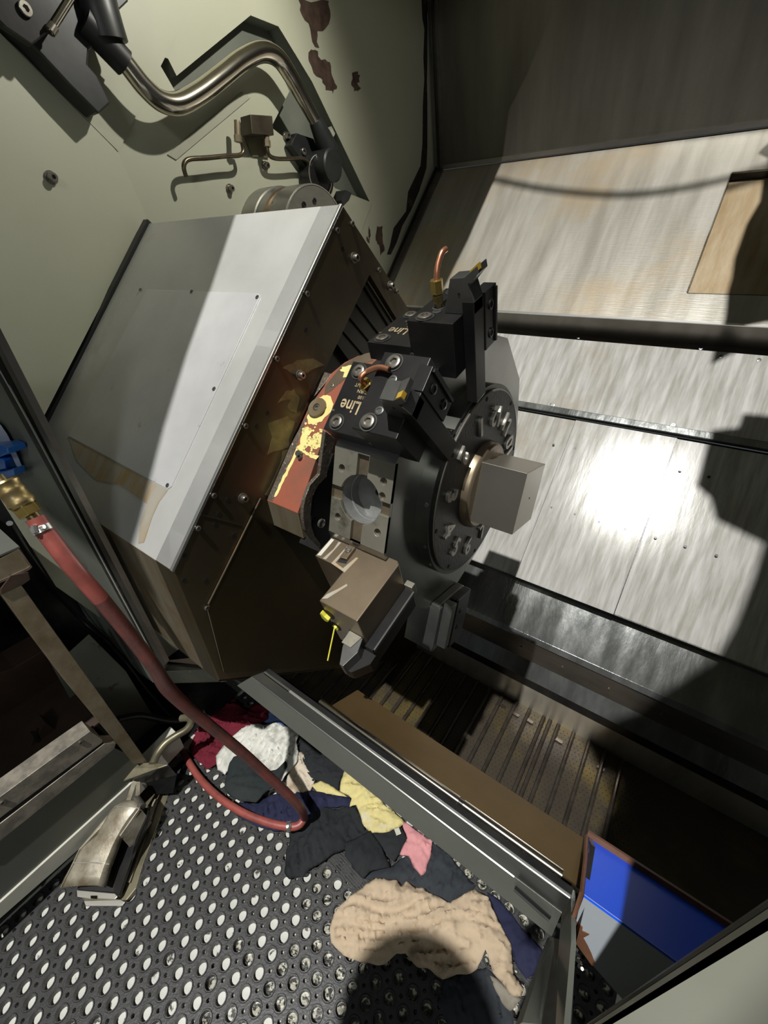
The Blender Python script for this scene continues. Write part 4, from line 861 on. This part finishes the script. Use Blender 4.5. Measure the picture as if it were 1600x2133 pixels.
# ribbed joining strip of the mat
rb = thing('mat_ramp', onZ(720, 1812, 0), 'ribbed rubber joining strip of the mat beneath the black rags', 'mat edge')
ra, rb1, rc, rd1 = onZ(672, 1778, .014), onZ(712, 1765, .014), onZ(800, 1866, .014), onZ(752, 1872, .014)
slab('strip', [ra, rb1, rc, rd1], (0, 0, .003), 'mat_rubber', rb)
for i in range(7):
    f = (i + .5) / 7; u = ra.lerp(rb1, f); v_ = rd1.lerp(rc, f); w2 = (rb1 - ra) * .045
    slab('rib', [u - w2, u + w2, v_ + w2, v_ - w2], (0, 0, .0055), 'mat_rubber', rb)

# ------------------------------------------------------------------ rags
def rag(label, pts, z, m, seed, amp=.016, step=.006, fs=22., grain=.004, tilt=None, lift=.35, scale=None, off=(0, 0)):
    pts = [(p[0] / scale + off[0], p[1] / scale + off[1]) for p in pts] if scale else pts
    W = [onZ(a, b, z + .008) for a, b in pts]
    # smooth the outline
    o2 = []
    n = len(W); rr = random.Random(seed)
    for i in range(n):
        a, b, c, d = W[i - 1], W[i], W[(i + 1) % n], W[(i + 2) % n]
        k = max(2, int((c - b).length / (step * 1.3)))
        for j in range(k):
            t = j / k; p = .5 * ((2 * b) + (c - a) * t + (2 * a - 5 * b + 4 * c - d) * t * t + (3 * b - a - 3 * c + d) * t ** 3)
            p = b.lerp(c, t) * .8 + p * .2
            w_ = noise.noise_vector(p * 34 + V((seed, 0, 0))) * .006; o2.append(V((p.x + w_.x, p.y + w_.y, 0)))
    xs = [p.x for p in o2]; ys = [p.y for p in o2]
    def inside(x, y):
        c = False; j = len(o2) - 1
        for i in range(len(o2)):
            if (o2[i].y > y) != (o2[j].y > y) and x < (o2[j].x - o2[i].x) * (y - o2[i].y) / (o2[j].y - o2[i].y) + o2[i].x: c = not c
            j = i
        return c
    vs = [V((p.x, p.y)) for p in o2]; nb = len(vs)
    x = min(xs)
    while x < max(xs):
        y = min(ys)
        while y < max(ys):
            px_, py_ = x + rr.uniform(-.2, .2) * step, y + rr.uniform(-.2, .2) * step
            if inside(px_, py_):
                dmin = min((px_ - p.x) ** 2 + (py_ - p.y) ** 2 for p in o2)
                if dmin > (step * .55) ** 2: vs.append(V((px_, py_)))
            y += step
        x += step
    res = delaunay_2d_cdt(vs, [(i, (i + 1) % nb) for i in range(nb)], [], 1, 1e-6)
    V2, F2 = res[0], res[2]
    import itertools
    dirx = V((math.cos(seed * 2.1), math.sin(seed * 2.1), 0)); diry = V((-dirx.y, dirx.x, 0))
    out = []; offz = V((seed * 3.7, seed * 1.3, 0))
    bnd = [(p.x, p.y) for p in o2]
    for p in V2:
        q = V((p.x, p.y, 0)); d = math.sqrt(min((p.x - a) ** 2 + (p.y - b) ** 2 for a, b in bnd))
        wv = noise.noise_vector(q * 7 + offz) * .035
        qq = q + wv; u = qq.dot(dirx); v = qq.dot(diry)
        f1 = 1 - abs(noise.noise(V((u * fs * 2.4, v * fs * .42, seed)))) * 4.2
        f2 = 1 - abs(noise.noise(V((v * fs * 2.4 + 5, u * fs * .9, seed + 9)))) * 5.0
        f4 = 1 - abs(noise.noise(V((u * fs * 4.4 + v * fs * 1.5, v * fs * 1.8, seed + 4)))) * 5.0
        f3 = noise.noise(q * 9 + offz)
        e = min(1, d / .02)
        h = amp * (max(0, f1) * .70 + max(0, f2) * .22 + max(0, f4) * .20) + amp * .8 * f3 + grain * noise.noise(q * 85 + offz) * .5
        h = max(h, -.003) * (.22 + .78 * e) + .010 * min(1, d / .035) * lift * 2
        out.append(V((p.x, p.y, z + .004 + h)))
    # flow the sheet edge down
    mb = MB(); mb.add(out, [tuple(f) for f in F2], True)
    o = mb.build('rag', m, label=label, cat='rag', group='shop rags on the floor')
    so = o.modifiers.new('s', 'SOLIDIFY'); so.thickness = .0022; so.offset = -1
    return o
A8 = dict(scale=2.909, off=(350, 1350)); A3 = dict(scale=2.2857, off=(500, 1650))
MATZ = .015
rag('maroon cloth in a heap beside the grey machine base, farthest left of the pile', [(300, 285), (400, 300), (480, 380), (600, 250), (640, 300), (600, 430), (520, 470), (450, 500), (390, 530), (330, 620), (290, 700), (240, 730), (180, 690), (115, 590), (150, 510), (190, 430), (210, 370), (250, 310)], MATZ + .012, 'cl_maroon', 1, .022, **A8)
rag('light blue cloth edge showing behind the maroon rag', [(200, 365), (250, 290), (290, 262), (310, 275), (290, 300), (240, 335), (215, 380)], MATZ + .004, 'cl_blue', 2, .008, **A8)
rag('blue-grey cloth partly hidden beneath the front sill, behind the white rag', [(560, 420), (600, 350), (660, 360), (720, 450), (700, 480), (610, 470)], MATZ, 'cl_blue', 3, .008, **A8)
rag('black rag half under the sill beside the white rag', [(790, 500), (850, 530), (930, 600), (1080, 700), (1060, 770), (1030, 860), (960, 820), (900, 800), (870, 810), (840, 740), (815, 690), (800, 600)], MATZ + .004, 'cl_black', 4, .016, **A8)
rag('stained cream cloth between the white rag and the navy cloth', [(760, 600), (830, 650), (850, 730), (885, 800), (860, 870), (780, 900), (740, 930), (700, 880), (720, 800), (740, 700)], MATZ + .006, 'cl_cream', 5, .016, **A8)
rag('crumpled white cloth in the heap next to the maroon rag', [(395, 520), (480, 465), (560, 458), (640, 455), (740, 470), (785, 515), (775, 570), (790, 650), (770, 700), (700, 790), (650, 850), (610, 870), (600, 760), (430, 655), (380, 700), (345, 770), (295, 745), (288, 660), (330, 590)], MATZ + .020, 'cl_white', 6, .020, fs=30, **A8)
rag('folded grey-black cloth lying on the white rag under the hose', [(430, 650), (500, 700), (600, 750), (660, 735), (715, 680), (720, 720), (650, 830), (580, 880), (530, 935), (430, 925), (340, 850), (370, 690), (400, 655)], MATZ + .036, 'cl_green', 7, .010, fs=14, **A8)
rag('navy blue cloth where the hose makes its bend', [(400, 930), (520, 945), (600, 890), (700, 880), (830, 868), (900, 868), (1010, 890), (1110, 905), (1110, 955), (1000, 960), (940, 985), (900, 1060), (790, 1090), (700, 1100), (640, 1110), (560, 1080), (480, 1050), (420, 1010)], MATZ + .010, 'cl_navy', 8, .016, **A8)
rag('small yellow cloth end between the black and the navy rag', [(870, 830), (930, 800), (1000, 840), (1050, 870), (1100, 905), (1050, 905), (980, 880), (900, 872)], MATZ + .008, 'cl_yellow', 9, .010, **A8)
rag('pale yellow crumpled cloth beside the sill', [(1070, 738), (1180, 815), (1300, 930), (1420, 1030), (1440, 1055), (1400, 1085), (1340, 1108), (1235, 1122), (1190, 1080), (1165, 1020), (1140, 950), (1100, 960), (1110, 905), (1045, 865), (1050, 790)], MATZ + .014, 'cl_yellow', 10, .017, **A8)
rag('pink cloth beneath the sill, right of the yellow one', [(1430, 1045), (1500, 1090), (1600, 1165), (1585, 1270), (1560, 1350), (1530, 1372), (1490, 1330), (1460, 1265), (1405, 1240), (1450, 1150), (1430, 1100)], MATZ + .018, 'cl_pink', 11, .013, **A8)
rag('dark charcoal cloth lying beside the beige cloth', [(580, 405), (640, 370), (720, 350), (800, 300), (900, 235), (1000, 300), (1060, 380), (1120, 450), (1080, 485), (1000, 530), (880, 500), (760, 450), (640, 430)], MATZ + .002, 'cl_charcoal', 12, .014, **A3)
rag('black cloth with a small white tag, touching the pink rag', [(1230, 1115), (1330, 1105), (1400, 1065), (1450, 1150), (1420, 1220), (1370, 1285), (1300, 1220)], MATZ + .012, 'cl_black', 13, .008, **A8)
rag('broad black cloth in the middle of the pile, right below the hose end', [(740, 1095), (830, 1035), (930, 965), (1010, 975), (1130, 955), (1170, 1030), (1195, 1100), (1240, 1120), (1150, 1170), (1060, 1215), (980, 1260), (900, 1310), (850, 1350), (830, 1370), (730, 1402), (705, 1360), (720, 1270), (735, 1180)], MATZ + .012, 'cl_black', 14, .016, **A8)
rag('black folded cloth between the broad black one and the ribbed strip', [(1070, 1175), (1150, 1140), (1230, 1110), (1290, 1200), (1345, 1320), (1230, 1350), (1185, 1395), (1130, 1330), (1075, 1250)], MATZ + .022, 'cl_black', 15, .010, **A8)
rag('black-blue cloth in shade right of the beige cloth', [(1180, 470), (1240, 520), (1340, 640), (1440, 760), (1430, 850), (1370, 900), (1320, 830), (1280, 720), (1220, 600)], MATZ, 'cl_navy', 16, .014, **A3)
rag('dark cloth spread below the beige cloth at bottom edge', [(970, 885), (1100, 850), (1180, 830), (1230, 900), (1290, 1010), (1290, 1130), (1000, 1130), (940, 1000)], MATZ, 'cl_charcoal', 17, .012, **A3)
rag('dirty white cloth end under the beige sleeve-shaped cloth', [(1190, 870), (1240, 900), (1300, 960), (1340, 985), (1310, 1030), (1280, 1040), (1240, 1000)], MATZ + .004, 'cl_dirty', 18, .010, **A3)
rag('big beige stained cloth nearest the viewer', [(425, 640), (440, 580), (520, 500), (580, 450), (645, 405), (740, 415), (765, 450), (790, 428), (860, 455), (940, 490), (1000, 520), (1040, 495), (1080, 480), (1120, 458), (1180, 500), (1230, 600), (1290, 720), (1310, 860), (1350, 930), (1335, 975), (1270, 950), (1205, 850), (1165, 750), (1130, 850), (1030, 870), (970, 892), (905, 850), (840, 822), (790, 770), (740, 770), (700, 810), (590, 822), (490, 780), (430, 710)], MATZ + .022, 'cl_beige', 19, .020, fs=20, **A3)
tg = [onZ(*p, MATZ + .034) for p in ((821, 1727), (831, 1724), (836, 1737), (826, 1741))]
slab('cloth_tag', tg, (0, 0, .0012), 'strip_light', label='small white tag lying on black cloth beside the pink rag', cat='tag')

# ------------------------------------------------------------------ air hose
hs_ = thing('air_hose', onZ(610, 1715, .02), 'worn red rubber hose hanging from the brass coupling and looping over the rags', 'hose')
def dep(px, py, d): return C + ray(px, py) * d
hp1 = [(73, 1078, .62), (100, 1115, .63), (150, 1180, .65), (210, 1248, .69), (270, 1322, .74), (322, 1390, .79), (348, 1432, .82), (395, 1478, .88), (450, 1522, .95), (510, 1572, 1.02), (560, 1618, 1.08), (600, 1655, 1.12), (626, 1684, 1.15)]
pts = [dep(*p) for p in hp1] + [onZ(634, 1703, .085), onZ(624, 1718, .080), onZ(603, 1722, .078), onZ(560, 1714, .075), onZ(505, 1692, .07), (onZ(455, 1660, .06)), onZ(415, 1620, .045), onZ(388, 1578, .032), onZ(372, 1545, .03), onZ(357, 1512, .03)]
rs_ = [.0125] * 6 + [.0135] + [.0125] * (len(pts) - 7)
MB().tube(pts[:4], .0126, n=18).build('upper_hose', 'hose_clean', hs_, label='cleaner bright red upper end')
MB().tube(pts[3:14], [.0126, .0124, .0124, .0138, .0122, .0122, .0122, .0122, .0122, .0120, .0115], n=18).build('hose_length', 'hose_red', hs_)
MB().tube(pts[13:], .0108, n=18).build('lower_hose', 'hose_clean', hs_)
cp = onZ(606, 1721, .079); cq = onZ(598, 1722, .079); MB().cyl(cp, cq, .0130, n=20).cyl(cp + V((0, 0, .012)), cp + V((.006, -.008, .014)), .004, n=8).build('hose_clamp', 'bright_edge', hs_)
fa, fb = dep(73, 1078, .62), dep(84, 1094, .623); MB().cyl(dep(84, 1097, .624), dep(92, 1108, .626), .0137, n=20).build('hose_clamp', 'bright_edge', hs_)
ck = dep(66, 1103, .615); MB().cyl(ck, dep(92, 1097, .615), .0032, n=8).cyl(dep(70, 1095, .61), dep(74, 1110, .61), .004, n=6).build('clamp_screw', 'bright_edge', hs_)
cpq = thing('hose_coupling', dep(40, 1030, .6), 'knurled brass quick coupling at the upper end of the red hose', 'coupling')
A_, B_ = dep(8, 1004, .60), dep(75, 1082, .62); dd = (B_ - A_); ln = dd.length; dn_ = dd.normalized()
MB().lathe(A_, dd, [(-.01, .006), (0, .006), (.0, .017), (.003, .0185), (.006, .017), (.012, .0165), (.014, .0175), (.018, .0175), (.020, .0165), (.030, .0168), (.032, .0178), (.036, .0178), (.038, .0165), (.041, .016)], 32).build('sleeve', 'brass_dirty', cpq)
MB().cyl(A_ + dn_ * .041, A_ + dn_ * .056, .0165, n=6, smooth=False).build('hex_body', 'brass', cpq, .0006)
MB().cyl(A_ + dn_ * .056, B_, .0085, n=20).build('barb', 'brass_dirty', cpq)
# blue bin and paper on the far left
bn = thing('storage_bin', onY(0, 950, .235), 'blue plastic bin at left frame edge above the brass coupling', 'bin')
slab('lower_lip', PX(onY, [(-40, 985), (-40, 1012), (0, 1002), (30, 990), (27, 976), (0, 984)], .16), (0, .02, 0), 'bin_blue', bn, .002)
slab('body', PX(onY, [(-40, 955), (-40, 988), (12, 977), (8, 960), (4, 955)], .17), (0, .05, 0), 'bin_blue', bn, .002)
slab('upper_rim', PX(onY, [(-40, 930), (-40, 955), (0, 952), (17, 944), (14, 934), (0, 927)], .16), (0, .03, 0), 'bin_blue', bn, .002)
slab('paper_sheet', PX(onY, [(-40, 860), (-40, 925), (0, 925), (20, 940), (34, 970), (50, 985), (34, 945), (14, 905), (0, 885)], .185), (0, .001, 0), 'paper', label='pale blue sheet of paper above the blue bin', cat='paper')

# ------------------------------------------------------------------ work table on the left
XT_ = -1.0
tb = thing('work_table', onX(290, 1580, XT_), 'worn olive-brown steel work table with lower shelf, standing at the left', 'table')
pc_ = onX(40, 1138, XT_)
slab('table_top', [pc_, pc_ - YY * .9, pc_ - YY * .9 - XX * .5, pc_ - XX * .5], (0, 0, -.004), 'panel_grey', tb)
def xs(name, pts, th, m, bevel=.001, x=XT_, **k): return slab(name, PX(onX, pts, x), (th, 0, 0), m, tb, bevel, **k)
xs('front_rail', [(-60, 1186), (0, 1164), (38, 1144), (62, 1180), (58, 1184), (0, 1212), (-60, 1240)], -.05, 'table_steel')
xs('rail_edge', [(36, 1142), (41, 1144), (66, 1180), (60, 1186), (0, 1213), (-60, 1243), (-60, 1238), (0, 1208), (57, 1182), (61, 1178)], .003, 'table_edge', 0)
xs('leg', [(0, 1236), (41, 1214), (110, 1310), (200, 1435), (308, 1588), (279, 1592), (150, 1436), (60, 1318)], -.05, 'table_steel')
xs('leg_bracket', [(20, 1198), (58, 1190), (62, 1206), (48, 1216), (0, 1238), (0, 1225)], .004, 'rust_box')
xs('shelf_rail', [(-60, 1712), (0, 1660), (120, 1572), (188, 1523), (213, 1540), (214, 1546), (0, 1704), (-60, 1750)], -.05, 'beam_paint')
xs('lower_rail', [(-60, 1766), (0, 1716), (218, 1549), (242, 1548), (238, 1560), (150, 1632), (0, 1752), (-60, 1800)], -.04, 'beam_paint')
xs('rail_slot', [(-60, 1750), (0, 1704), (210, 1543), (218, 1549), (0, 1716), (-60, 1764)], -.045, 'dark_hole', 0, x=XT_ - .003)
for a, b in ((168, 1546), (5, 1671)): MB().socket(onX(a, b, XT_), XX, .006, .004).build('bolt', 'bolt', tb)
xs('side_panel', [(-60, 1795), (0, 1748), (150, 1630), (238, 1558), (330, 1600), (268, 1640), (0, 1884), (-60, 1940)], -.01, 'panel_grey', 0, x=XT_ - .012)
xs('base_strip', [(-60, 1936), (0, 1880), (268, 1637), (372, 1530), (384, 1556), (280, 1668), (0, 1914), (-60, 1966)], -.05, 'strip_light', .002, x=XT_ - .006, label='cream painted base strip')
cb = thing('shade_backing', V((-1.5, -.1, 0)), 'dark sheets added to stand for the shade behind the work table', 'shade_backing')  # dark sheets put in where only shade lies behind the table
slab('back_panel', [(-1.52, -.9, 0), (-1.52, .42, 0), (-1.52, .42, 1.3), (-1.52, -.9, 1.3)], (-.02, 0, 0), 'oily_dark', cb)
slab('floor_panel', [(-1.52, -.9, .05), (-1.06, -.9, .05), (-1.06, .42, .05), (-1.52, .42, .05)], (0, 0, .01), 'oily_dark', cb)
# things in the dark under the table
bx = thing('rusty_box', onX(90, 1450, -1.32), 'rusty brown steel box under the work table', 'box')
slab('box_front', PX(onX, [(-60, 1420), (28, 1392), (100, 1350), (165, 1380), (190, 1440), (130, 1500), (40, 1560), (-60, 1600)], -1.30), (-.10, 0, 0), 'rust_box', bx, .003)
fw = thing('casting', onX(95, 1550, -1.16), 'tapered brown casting with pale chamfered rim on the table shelf', 'casting')
slab('body', PX(onX, [(60, 1562), (68, 1540), (95, 1506), (132, 1528), (130, 1545), (112, 1568), (55, 1598), (44, 1594)], -1.13), (-.05, 0, 0), 'rust_box', fw, .002)
slab('rim', PX(onX, [(44, 1594), (112, 1563), (130, 1542), (133, 1530), (126, 1558), (112, 1572), (56, 1600)], -1.127), (.004, 0, 0), 'table_edge', fw)
slab('slot', PX(onX, [(62, 1524), (72, 1522), (84, 1544), (78, 1548)], -1.1285), (.002, 0, 0), 'dark_hole', fw)
zs_ = onX(0, 1704, XT_).z; slab('shelf_board', [(-1.05, -.9, zs_), (-1.05, .07, zs_), (-1.5, .07, zs_), (-1.5, -.9, zs_)], (0, 0, -.006), 'rust_box', tb)
# black cables by the machine foot
MB().tube([onY(20, 1090, .12), onY(70, 1170, .14), onY(130, 1250, .16), onY(185, 1305, .18), onY(240, 1352, .19), onY(300, 1430, .2), onY(352, 1490, .21)], .006, n=12).build('black_cable', 'black_cable', label='black cable running down past the table to the floor', cat='cable')
MB().tube([onX(245, 1498, -1.12), onX(290, 1490, -1.12), onX(340, 1500, -1.11), onX(375, 1502, -1.10)], .010, n=12).build('black_cable', 'black_cable', label='black cable behind the table leg, running sideways', cat='cable')

# ------------------------------------------------------------------ foot pedal
fp = thing('foot_switch', onZ(240, 1760, 0), 'worn cast metal foot pedal switch with hood, standing at the mat edge', 'foot pedal')
def poly3(spec): return [onZ(a, b, z) for a, b, z in spec]
slab('base_plate', poly3([(345, 1612, .02), (362, 1622, .02), (336, 1700, .02), (300, 1795, .02), (284, 1850, .02), (264, 1875, .02), (178, 1882, .02), (165, 1862, .02), (270, 1640, .02)]), (0, 0, -.014), 'olive_metal', fp, .003)
slab('base_gutter', poly3([(322, 1665, .022), (330, 1668, .022), (296, 1770, .022), (272, 1840, .022), (262, 1838, .022), (290, 1760, .022)]), (0, 0, .006), 'pedal_cast', fp)
slab('treadle', poly3([(163, 1855, .045), (236, 1860, .045), (248, 1866, .045), (305, 1700, .09), (262, 1680, .09)]), (0, 0, -.012), 'black_ox', fp, .002)
slab('treadle_edge', poly3([(161, 1855, .046), (240, 1862, .046), (246, 1868, .046), (240, 1874, .046), (205, 1872, .046), (204, 1866, .046), (190, 1866, .046), (190, 1873, .046), (162, 1869, .046)]), (0, 0, .004), 'pedal_edge', fp, .001)
slab('treadle_edge', poly3([(176, 1878, .02), (252, 1876, .02), (262, 1880, .02), (256, 1888, .02), (180, 1888, .02)]), (0, 0, .005), 'pedal_edge', fp, .001)
# cast cover: three facets with thickness
def quadslab(name, spec, th, m, bevel=.003, **k):
    p = poly3(spec); n = (p[1] - p[0]).cross(p[2] - p[0]).normalized(); n = n if n.z > 0 else -n
    return slab(name, p, n * -th, m, fp, bevel, **k)
sec = [((124, 1850), (217, 1846), .090), ((134, 1828), (222, 1828), .097), ((150, 1800), (229, 1804), .106), ((158, 1783), (236, 1787), .112), ((170, 1766), (243, 1768), .118), ((200, 1740), (250, 1748), .126), ((214, 1716), (262, 1726), .135), ((224, 1698), (276, 1706), .143), ((240, 1681), (291, 1686), .150), ((262, 1668), (295, 1673), .148)]
mb = MB(); vs = []; K = 9
for (la, lb_, z_) in sec:
    a, b = onZ(la[0], la[1], z_), onZ(lb_[0], lb_[1], z_)
    for q_ in range(K): f = q_ / (K - 1); p = a.lerp(b, f); vs.append(p + ZZ * (.010 * math.sin(math.pi * f) ** .6 - .012 * (f > .98)))
mb.add(vs, [(r_ * K + c_, r_ * K + c_ + 1, (r_ + 1) * K + c_ + 1, (r_ + 1) * K + c_) for r_ in range(len(sec) - 1) for c_ in range(K - 1)], True)
cv_ = mb.build('cover', 'pedal_cast', fp); so = cv_.modifiers.new('s', 'SOLIDIFY'); so.thickness = .008; so.offset = 1 if False else -1
MB().tube([onZ(153, 1797, .1165), onZ(190, 1797, .1185), onZ(228, 1800, .108)], .0014, n=6).build('cover_seam', 'pedal_edge', fp)
MB().tube([onZ(243, 1681, .161), onZ(268, 1680, .162), onZ(290, 1684, .153)], .0012, n=6).build('cover_seam', 'pedal_edge', fp)
q1_ = poly3([(250, 1742, .130), (292, 1682, .15)]); 
slab('cover_cheek', [q1_[0], q1_[1], V((q1_[1].x + .014, q1_[1].y, .07)), V((q1_[0].x + .012, q1_[0].y, .06))], (-.004, 0, 0), 'pedal_cast', fp, .001)
slab('cover_cheek', poly3([(262, 1668, .15), (240, 1679, .15), (165, 1768, .118), (152, 1797, .112)]) + [onZ(126, 1848, .095), onZ(150, 1830, .05), onZ(262, 1690, .05)], (.003, 0, 0), 'pedal_cast', fp)
MB().cyl(onZ(283, 1664, .14), onZ(296, 1682, .14), .012, n=16).build('hinge', 'bolt', fp)
slab('side_wall', [onZ(302, 1686, .10), onZ(296, 1676, .13), onZ(312, 1690, .12), onZ(308, 1730, .02), onZ(262, 1850, .02), onZ(255, 1830, .04)], (.004, 0, 0), 'black_ox', fp)
slab('heel_strap', poly3([(262, 1668, .14), (272, 1668, .14), (285, 1628, .17), (276, 1626, .17)]), (0, 0, -.004), 'pedal_cast', fp, .001); slab('heel_strap', poly3([(281, 1668, .13), (291, 1668, .13), (292, 1628, .17), (284, 1628, .17)]), (0, 0, -.004), 'pedal_cast', fp, .001)
quadslab('hood', [(145, 1630, .17), (178, 1612, .18), (210, 1601, .19), (262, 1592, .195), (312, 1588, .20), (350, 1593, .20), (330, 1600, .20), (262, 1625, .185), (232, 1632, .18), (190, 1633, .175)], .006, 'olive_metal', .001)
quadslab('hood_side', [(350, 1593, .20), (366, 1612, .12), (358, 1650, .05), (318, 1652, .06), (300, 1628, .12), (330, 1600, .19)], .006, 'oily_dark', .001)
MB().tube([onZ(318, 1592, .20), onZ(328, 1570, .20), (onZ(345, 1548, .205)), onZ(368, 1532, .21), onZ(388, 1520, .21), onZ(398, 1505, .21), onZ(393, 1496, .20), onZ(378, 1496, .19)], .0115, n=16).build('conduit', 'olive_metal', fp)
# unseen cable added high above the bed to cast its curved shadow band
cbp = [LAMP.lerp(q_, (7 - 3.3) / (7 - q_.z)) for q_ in [onN(a, b, 1.40) for a, b in ((900, 340), (1035, 374), (1150, 396), (1300, 406), (1450, 387), (1600, 347), (1750, 290))]]
MB().tube(cbp, .010, n=8).build('shadow_cable', 'black_cable', label='thin black cable added out of view to cast the curved shadow on the bed', cat='cable')
lb0 = onZ(866, 2185, .02); lp_ = LAMP.lerp(lb0, (7 - 1.9) / 6.98)  # unseen round blocker, added to throw a head-like shadow on the floor
MB().lathe(lp_, (0, 0, 1), [(0, 0), (0, .11), (.02, .135), (.04, .12), (.05, .05), (.055, .003), (.39, .003)], 32).build('shadow_disc', 'black_hub', label='round black blocker added out of view to cast the head shadow on the floor', cat='light blocker')
for o in bpy.data.objects:
    if o.parent is None and o.get('kind') == 'structure' and 'category' in o: del o['category']
